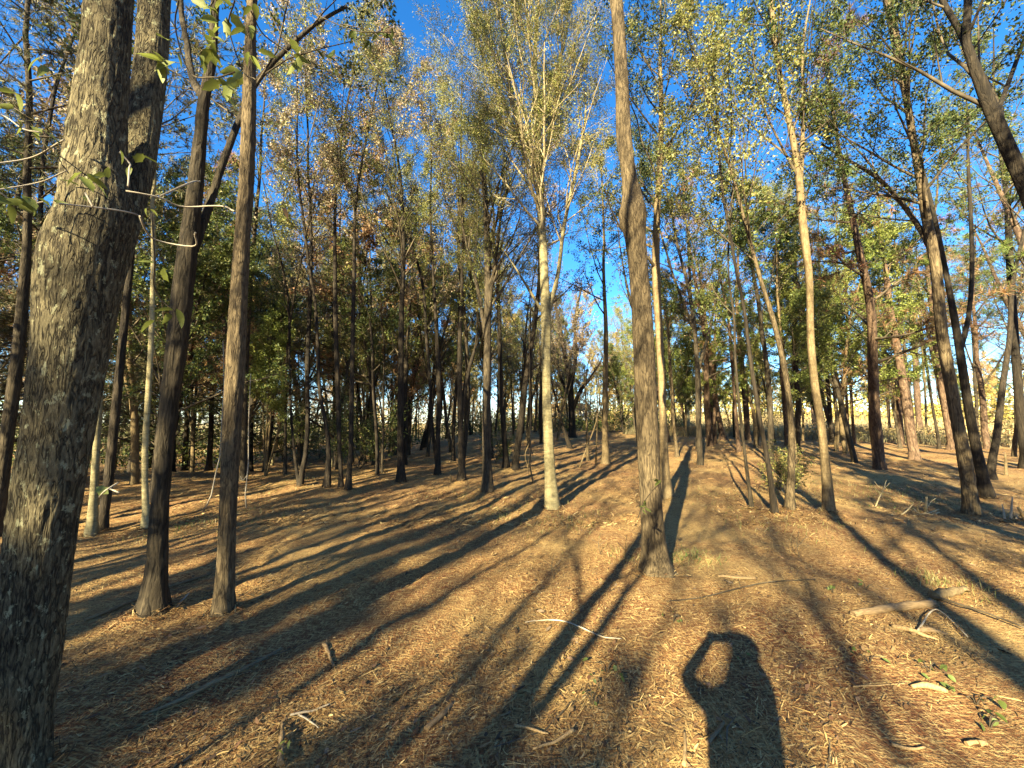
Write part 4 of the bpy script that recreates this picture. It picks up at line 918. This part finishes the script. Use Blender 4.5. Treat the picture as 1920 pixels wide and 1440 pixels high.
stick('stick', 'long straw-coloured stick at the lower right', [(1600, 1292), (1650, 1290), (1700, 1286)], .008, 'splinter', .012)
stick('stick', 'dark stick crossing the shadow right of the barkless log', [(1720, 1190), (1760, 1150), (1815, 1200)], .012, 'dead_twig', .02)
stick('stick', 'long dark branch lying in shade at the right edge', [(1740, 1120), (1800, 1140), (1860, 1160), (1925, 1185)], .02, 'twig', .02)

def brush_pile():
    c = on_ground(1735, 965); rng = rngf(41)
    root = empty('brush_pile', c, 'pile of bleached broken branches left of the leaning brown tree', 'brush pile')
    for (x1, y1, x2, y2, w, h) in [(1690, 965, 1712, 945, .03, .1), (1734, 962, 1737, 932, .06, .0), (1712, 968, 1760, 955, .05, .05), (1695, 975, 1762, 962, .035, .0), (1740, 950, 1755, 934, .025, .05), (1722, 960, 1728, 940, .03, 0), (1752, 972, 1762, 960, .03, 0), (1735, 968, 1830, 975, .035, 0), (1690, 965, 1735, 960, .03, .02), (1705, 985, 1740, 958, .03, .0), (1715, 955, 1724, 962, .03, .06)]:
        a = at_y(x1, y1, c.y + rng.normal() * .12) - c; b = at_y(x2, y2, c.y + rng.normal() * .12) - c
        m = (a + b) / 2 + Vector(rng.normal(size=3) * .02)
        tube_obj('branch', [np.array(a), np.array(m), np.array(b)], [w / 2 * .8, w / 2 * .7, w / 2 * .45], M['pale_twig'], root, 8, 6)
brush_pile()
def twiggy(name, label, px, py, segs, mat='pale_twig', cat='sapling', w=.012):
    c = on_ground(px, py); root = empty(name, c, label, cat)
    for j, s in enumerate(segs):
        pts = [np.array(at_y(x, y, c.y) - c) for x, y in s]
        if j == 0: pts[0] = np.array([0, 0, -.03])
        if len(pts) == 2: pts.insert(1, (pts[0] + pts[1]) / 2)
        tube_obj('stem' if j == 0 else 'twig', pts, list(np.linspace(w, w * .4, len(pts)) / (1 if j == 0 else 1.6)), M[mat], root, 10, 5)
    return root
twiggy('dead_sapling', 'leafless pale sapling with forked twigs in front of the shaded hollow at right', 1640, 950, [[(1640, 950), (1650, 930), (1656, 918), (1662, 900)], [(1655, 918), (1645, 910), (1640, 903)], [(1656, 918), (1669, 905)], [(1650, 925), (1640, 912)], [(1653, 922), (1680, 930), (1710, 940)]])
for lab, b, t in [('tall thin cut stub, leftmost at the right edge', (1884, 974), (1879, 945)), ('forked cut stub in the middle of the right-edge stubs', (1894, 974), (1898, 932)), ('short cut stub, right of the forked stub', (1905, 974), (1906, 966))]:
    twiggy('cut_stub', lab, b[0], b[1], [[b, t]], 'dead_twig', 'stub', .02)
twiggy('cut_stub', 'thick pale splintered stub at the very right edge', 1925, 975, [[(1925, 975), (1916, 962), (1908, 951)]], 'splinter', 'stub', .04)
twiggy('cut_stub', 'pale broken stub standing behind the leaning brown tree', 1886, 892, [[(1886, 892), (1885, 850)]], 'tan_bark', 'stub', .05)
twiggy('cut_stub', 'small upright stub left of the mottled grey tree', 845, 905, [[(845, 905), (845, 888)]], 'tan_bark', 'stub', .03)
twiggy('hanging_vine', 'pale hanging vine with stringy roots left of the pale centre tree', 1000, 905, [[(1000, 905), (994, 885), (995, 850), (994, 780), (993, 700), (992, 600)], [(995, 850), (990, 870), (992, 895)], [(993, 830), (985, 850), (990, 880)], [(995, 840), (1000, 855)]], 'tan_bark', 'vine', .02)
twiggy('hanging_vine', 'thin pale vine drooping left of the straight furrowed oak', 380, 960, [[(380, 960), (396, 930), (400, 905), (410, 870), (415, 800), (420, 700), (418, 640)]], 'dead_twig', 'vine', .014)
twiggy('hanging_vine', 'thin vine hooked to the ground right of the straight furrowed oak', 462, 952, [[(462, 952), (460, 925), (465, 880), (466, 800), (470, 700)], [(464, 890), (455, 900), (450, 892)]], 'dead_twig', 'vine', .014)
twiggy('leaning_sapling', 'thin pale sapling leaning right left of the vine-wrapped tree', 1086, 876, [[(1086, 876), (1100, 840), (1118, 790), (1126, 720)]], 'tan_bark', 'sapling', .03)
twiggy('sapling', 'thin upright pale sapling just left of the vine-wrapped tree', 1117, 872, [[(1117, 872), (1119, 820), (1120, 760), (1118, 700)]], 'tan_bark', 'sapling', .03)
for j, (x, y, h) in enumerate([(1178, 1062, 60), (1128, 1040, 40), (1500, 1045, 50), (1040, 1085, 45)]):
    twiggy('dead_weed', ['dry forked weed stalk left of the burl tree foot', 'small dry stalk in the sun left of the burl tree', 'thin dry weed stalk in sun below the slender tan tree', 'little dry stalk on the long tree shadow'][j], x, y, [[(x, y), (x - 6, y - h * .5), (x - 2, y - h)], [(x - 5, y - h * .4), (x + 12, y - h * .8)], [(x - 4, y - h * .5), (x - 20, y - h * .75)]], 'twig', 'weed', .005)

# individual broad leaves
def leaf_mesh(L=.08, W=.03, curl=.2, name='leaf', mat='bright_leaf', lobed=False):
    ts = np.linspace(0, 1, 8); prof = np.sin(np.pi * ts ** .8) ** .8
    if lobed: prof = prof * (1 + .35 * np.cos(ts * 19))
    V = []; F = []
    for i, t in enumerate(ts):
        z = -curl * L * t * t; w = prof[i] * W / 2
        V += [(t * L, -w, z + w * .3), (t * L, 0, z), (t * L, w, z + w * .3)]
    for i in range(7):
        for j in (0, 1): k = i * 3 + j; F.append((k, k + 1, k + 4, k + 3))
    return mesh_from(name, V, F, M[mat], True)
LEAF = [leaf_mesh(.085, .034, .25), leaf_mesh(.07, .026, .5), leaf_mesh(.095, .04, .1, lobed=True)]
GLEAF = [leaf_mesh(.09, .05, .15, mat='weed_leaf'), leaf_mesh(.07, .045, .3, mat='weed_leaf')]
BLEAF = [leaf_mesh(.075, .045, .4, mat='orange_leaf', lobed=True)]
def put_leaf(root, p, rng, meshes, s=1.0, d=None):
    o = link('leaf', meshes[int(rng.integers(len(meshes)))], root, p)
    az = rng.uniform(0, 6.28); o.rotation_euler = (rng.normal() * .7, rng.normal() * .5 + .4, az); o.scale = (s,) * 3
    return o
def leafy_branch(label, Y, stems, lvs, seed, mat='dead_twig', meshes=LEAF, w=.003):
    rng = rngf(seed); base = at_y(*stems[0][0], Y)
    root = empty('leafy_branch', base, label, 'branch')
    for s in stems:
        pts = [np.array(at_y(x, y, Y + .12 * math.sin(k * 1.3 + seed)) - base) for k, (x, y) in enumerate(s)]
        if len(pts) == 2: pts.insert(1, (pts[0] + pts[1]) / 2)
        tube_obj('stem', pts, list(np.linspace(w, w * .35, len(pts))), M[mat], root, 18, 5)
    for (x, y, n, s) in lvs:
        for _ in range(n):
            p = at_y(x, y, Y) - base + Vector(rng.normal(size=3) * .012); put_leaf(root, p, rng, meshes, s * .85)
leafy_branch('bare pale twig with a few green leaves crossing the forked oak trunk', 1.35,
  [[(236, 358), (290, 368), (345, 388), (400, 386), (440, 396)], [(110, 382), (170, 388), (255, 402), (262, 405)], [(240, 350), (242, 320), (238, 300), (225, 285)], [(262, 405), (272, 430), (310, 455), (355, 462), (366, 436)], [(300, 368), (350, 345), (375, 340)], [(174, 388), (160, 362)]],
  [(162, 340, 3, 1.0), (178, 338, 2, 1.0), (205, 330, 2, .8), (246, 310, 2, .8), (226, 286, 1, .7), (262, 305, 1, .8), (155, 360, 2, .8), (272, 388, 2, .6)], 61)
leafy_branch('spray of sunlit lime green leaves hanging right of the thick oak, upper left', 1.5,
  [[(335, 0), (330, 60), (345, 115), (400, 145), (440, 135)], [(400, 0), (398, 30), (408, 60)], [(440, 0), (430, 60), (450, 120), (480, 150)], [(470, 20), (500, 70), (545, 100), (560, 125)]],
  [(312, 118, 4, 1.2), (300, 110, 2, 1.0), (320, 85, 2, 1.0), (405, 38, 4, 1.1), (415, 30, 2, 1.0), (388, 90, 4, 1.1), (395, 72, 2, 1.0), (372, 98, 2, 1.0), (420, 155, 3, 1.1), (448, 138, 4, 1.1), (470, 92, 3, 1.0), (470, 52, 3, .9), (405, 78, 2, .9), (546, 98, 3, 1.0), (556, 112, 2, .9), (425, 12, 3, 1.1), (395, 10, 2, 1.0), (480, 20, 2, .9), (430, 185, 2, .7)], 62, 'twig')
leafy_branch('sprig of dull green oak leaves at the far left edge', 1.5,
  [[(-40, 205), (0, 215), (40, 240), (75, 248)], [(-40, 330), (20, 375), (85, 378)], [(-40, 310), (40, 300), (120, 262)], [(-30, 360), (60, 345), (125, 320)]],
  [(15, 205, 3, 1.0), (18, 170, 2, 1.0), (72, 246, 2, .9), (78, 243, 1, .9), (30, 388, 4, 1.2), (42, 372, 3, 1.0), (82, 380, 2, .7), (85, 118, 2, 1.2), (50, 365, 2, 1.0)], 63)
leafy_branch('single orange leaf and drooping twig between left trunks and blue sky', 2.2, [[(600, 180), (580, 260), (545, 340), (528, 385)]], [], 64, 'twig')
o = BLEAF[0]; c = at_y(527, 388, 2.15); lo = link('fallen_leaf', o); lo.location = c; lo.rotation_euler = (1.2, .6, 1.0); tag(lo, 'single orange leaf caught on a drooping twig against the brown crown', 'leaf')
leafy_branch('dark narrow leaves dangling from a branch tip in the blue sky gap', 2.4,
  [[(560, 5), (620, 40), (680, 60), (735, 60)], [(640, 45), (700, 60), (715, 75)], [(650, 62), (690, 110), (728, 155)]],
  [(692, 72, 3, 1.0), (712, 60, 2, 1.0), (700, 108, 1, 1.1), (722, 62, 3, .9), (735, 58, 2, .9), (660, 52, 3, .9), (615, 118, 2, 1.0), (608, 105, 2, .9), (625, 95, 2, .9)], 65, 'twig', [leaf_mesh(.10, .03, .3, mat='dark_leaf')])
leafy_branch('lone green leaf on a thin twig beside the thick oak, low at left', 1.6, [[(186, 932), (205, 915), (222, 905)], [(205, 916), (222, 923)]], [(204, 923, 1, 1.0)], 66)
leafy_branch('two dull green leaves hanging in front of the slim forked oak', 1.7, [[(285, 400), (290, 480), (300, 560), (335, 590)]], [(293, 600, 1, 1.2), (332, 585, 3, 1.2), (298, 495, 2, 1.1)], 67, 'twig')
leafy_branch('small leafy sprig with yellowing leaf against the foot of the burl tree', 3.35, [[(1196, 972), (1206, 945), (1222, 922), (1236, 908)]], [(1203, 955, 2, .9), (1210, 940, 2, .9), (1235, 903, 3, 1.0), (1197, 950, 1, .8)], 68, 'twig')

def ground_plant(px, py, n, spread, label, seed, s=1.0, meshes=None):
    rng = rngf(seed); c = on_ground(px, py); root = empty('ground_plant', c, label, 'plant')
    for _ in range(n):
        p = Vector((rng.normal() * spread, rng.normal() * spread, 0)); p.z = .02 + rng.random() * .05
        put_leaf(root, p, rng, meshes or GLEAF, s * .62)
    for _ in range(3):
        a = rng.uniform(0, 6.28); q = np.array([math.cos(a), math.sin(a), 0]) * spread * 1.2
        tube_obj('stem', [np.array([0, 0, -.01]), q * .5 + [0, 0, .05], q + [0, 0, .05]], [.003, .003, .002], M['twig'], root, 6, 4)
ground_plant(1742, 1262, 7, .06, 'low leafy green plant in the dark litter, lower right', 71)
ground_plant(1855, 1365, 5, .05, 'two pale round leaves lying in the lower right corner', 72)
ground_plant(1830, 1320, 6, .06, 'green leafy shoot between the round leaves and the right edge', 73)
ground_plant(1562, 1112, 4, .05, 'little green leaf clump left of the barkless log', 74, .9)
ground_plant(1624, 1106, 3, .05, 'green leaf clump above the barkless log', 75, .9)
ground_plant(1630, 1244, 4, .05, 'greyish green leaves below the barkless log', 76, .8)
ground_plant(1138, 1262, 7, .06, 'dark curled plant on the litter below the burl tree', 77, .8)
ground_plant(1110, 1320, 5, .05, 'small dark green sprig below the curled plant', 78, .6)
ground_plant(520, 1418, 5, .03, 'small yellow-green seedling at the bottom edge, lower left', 79, .6, LEAF)
ground_plant(1300, 1048, 7, .07, 'green weeds at the right foot of the burl tree', 80, .7)
ground_plant(1262, 1165, 4, .04, 'tiny green plant above the photographer shadow', 81, .6)
ground_plant(1395, 1245, 4, .04, 'faint green plant inside the photographer shadow', 82, .6)
ground_plant(340, 985, 14, .2, 'weedy green patch behind the slim forked oak', 83, .9)
ground_plant(1665, 955, 12, .3, 'weedy green patch in the shade left of the brush pile', 84, .8)

# far buildings glimpsed: pale shed wall behind the centre wood
def shed():
    base = Vector((9.0, 62.0, gz(9.0, 62.0) - .2)); root = empty('shed', base, 'pale shed wall glimpsed through trunks behind the centre of the wood', 'shed')
    m, nt, b = new_mat('pale_siding'); b.inputs['Base Color'].default_value = (.55, .52, .45, 1)
    n = N(nt, 'ShaderNodeTexNoise', Scale=2.0); nt.links.new(scaled(nt, (8, 8, .5)), n.inputs[0])
    r = ramp(nt, n.outputs[0], [(.3, (.45, .42, .36)), (.7, (.62, .59, .52))]); nt.links.new(r.outputs[0], b.inputs['Base Color'])
    def box(x0, x1, y0, y1, z0, z1):
        V = [(x, y, z) for z in (z0, z1) for y in (y0, y1) for x in (x0, x1)]
        return V, [(0, 1, 3, 2), (4, 6, 7, 5), (0, 4, 5, 1), (2, 3, 7, 6), (0, 2, 6, 4), (1, 5, 7, 3)]
    for i in range(14):
        V, F = box(-3.5 + i * .5, -3.02 + i * .5, 0, .08, 0, 2.8); link('wall_panel', mesh_from('wall_panel', V, F, m), root)
    V, F = box(-3.5, 3.5, .1, 4, 0, 2.78); link('wall', mesh_from('wall', V, F, m), root)
    V = [(-3.8, -.4, 2.8), (3.8, -.4, 2.8), (3.8, 2.1, 3.9), (-3.8, 2.1, 3.9), (-3.8, 4.4, 2.8), (3.8, 4.4, 2.8)]
    link('roof', mesh_from('roof', V, [(0, 1, 2, 3), (3, 2, 5, 4)], M['shaded_dark_bark']), root)
shed()

# ------------------------------------------------------------------ the photographer behind the camera, whose shadow lies on the ground
def photographer():
    g = gz(.06, -.5)
    root = empty('person', (-.12, -.42, g), 'photographer holding up a phone, seen only as a long shadow on the ground', 'person')
    vs_, es, rad = [], [], []
    def v(x, y, z, r, parent=None):
        vs_.append((x, y, z)); rad.append(r)
        if parent is not None: es.append((parent, len(vs_) - 1))
        return len(vs_) - 1
    pel = v(0, 0, 1.00, .165); wai = v(0, .0, 1.16, .155, pel); che = v(0, .0, 1.36, .165, wai); nec = v(0, .02, 1.52, .075, che); hb = v(.05, .0, 1.61, .085, nec); hd = v(.07, .0, 1.74, .085, hb)
    C0 = .11                                            # the phone is held a little left of the body's middle
    for s in (-1, 1):
        hip = v(s * .11, 0, .90, .13, pel); kn = v(s * .12, .02, .50, .08, hip); an = v(s * .13, -.02, .09, .05, kn); v(s * .15, .17, .035, .04, an)
        sh = v(s * .165, .01, 1.46, .062, che)
        el = v(-.25 if s < 0 else .24, .14, 1.50 if s < 0 else 1.47, .046, sh)
        wr = v(s * .11 + C0, .31, 1.64 if s < 0 else 1.62, .032, el)
        pm = v(s * .095 + C0, .36, 1.62, .028, wr)
        for f in range(4):
            a = v(s * (.088 - .006 * f) + C0, .382, 1.645 - f * .021, .0085, pm); v(s * (.058 - .004 * f) + C0, .388, 1.647 - f * .021, .0075, a)
        th = v(s * .065 + C0, .365, 1.585, .010, pm); v(s * .045 + C0, .372, 1.592, .008, th)
    me = bpy.data.meshes.new('body'); me.from_pydata(vs_, es, []); 
    m, nt, b = new_mat('dark_clothing'); b.inputs['Base Color'].default_value = (.05, .06, .09, 1); b.inputs['Roughness'].default_value = .9; me.materials.append(m)
    o = link('body', me, root)
    sk = o.modifiers.new('skin', 'SKIN'); sk.use_smooth_shade = True
    for i, sv in enumerate(me.skin_vertices[0].data): sv.radius = (rad[i], rad[i] * (.62 if i < 3 else 1)); sv.use_root = (i == 0)
    ss = o.modifiers.new('sub', 'SUBSURF'); ss.levels = 1; ss.render_levels = 2
    # hair cap
    bm = bmesh.new(); bmesh.ops.create_uvsphere(bm, u_segments=20, v_segments=12, radius=.105); 
    for q in bm.verts: q.co = Vector((q.co.x * .86 + .07, q.co.y * 1.02 - .02, q.co.z * .92 + 1.745))
    hm = bpy.data.meshes.new('hair'); bm.to_mesh(hm); bm.free(); mm, nt, b = new_mat('hair'); b.inputs['Base Color'].default_value = (.03, .02, .015, 1); hm.materials.append(mm); link('hair', hm, root)
    ph = bpy.data.meshes.new('phone'); bm = bmesh.new(); bmesh.ops.create_cube(bm, size=1)
    for q in bm.verts: q.co = Vector((q.co.x * .155, q.co.y * .009, q.co.z * .074))
    bmesh.ops.bevel(bm, geom=list(bm.edges), offset=.003, segments=2, affect='EDGES'); bm.to_mesh(ph); bm.free()
    mm, nt, b = new_mat('phone_glass'); b.inputs['Base Color'].default_value = (.02, .02, .02, 1); b.inputs['Roughness'].default_value = .2; ph.materials.append(mm)
    po = link('phone', ph); po.location = (0, -.03, 1.6); tag(po, 'dark phone held sideways in both hands behind the viewpoint', 'phone')
photographer()

build_ground()
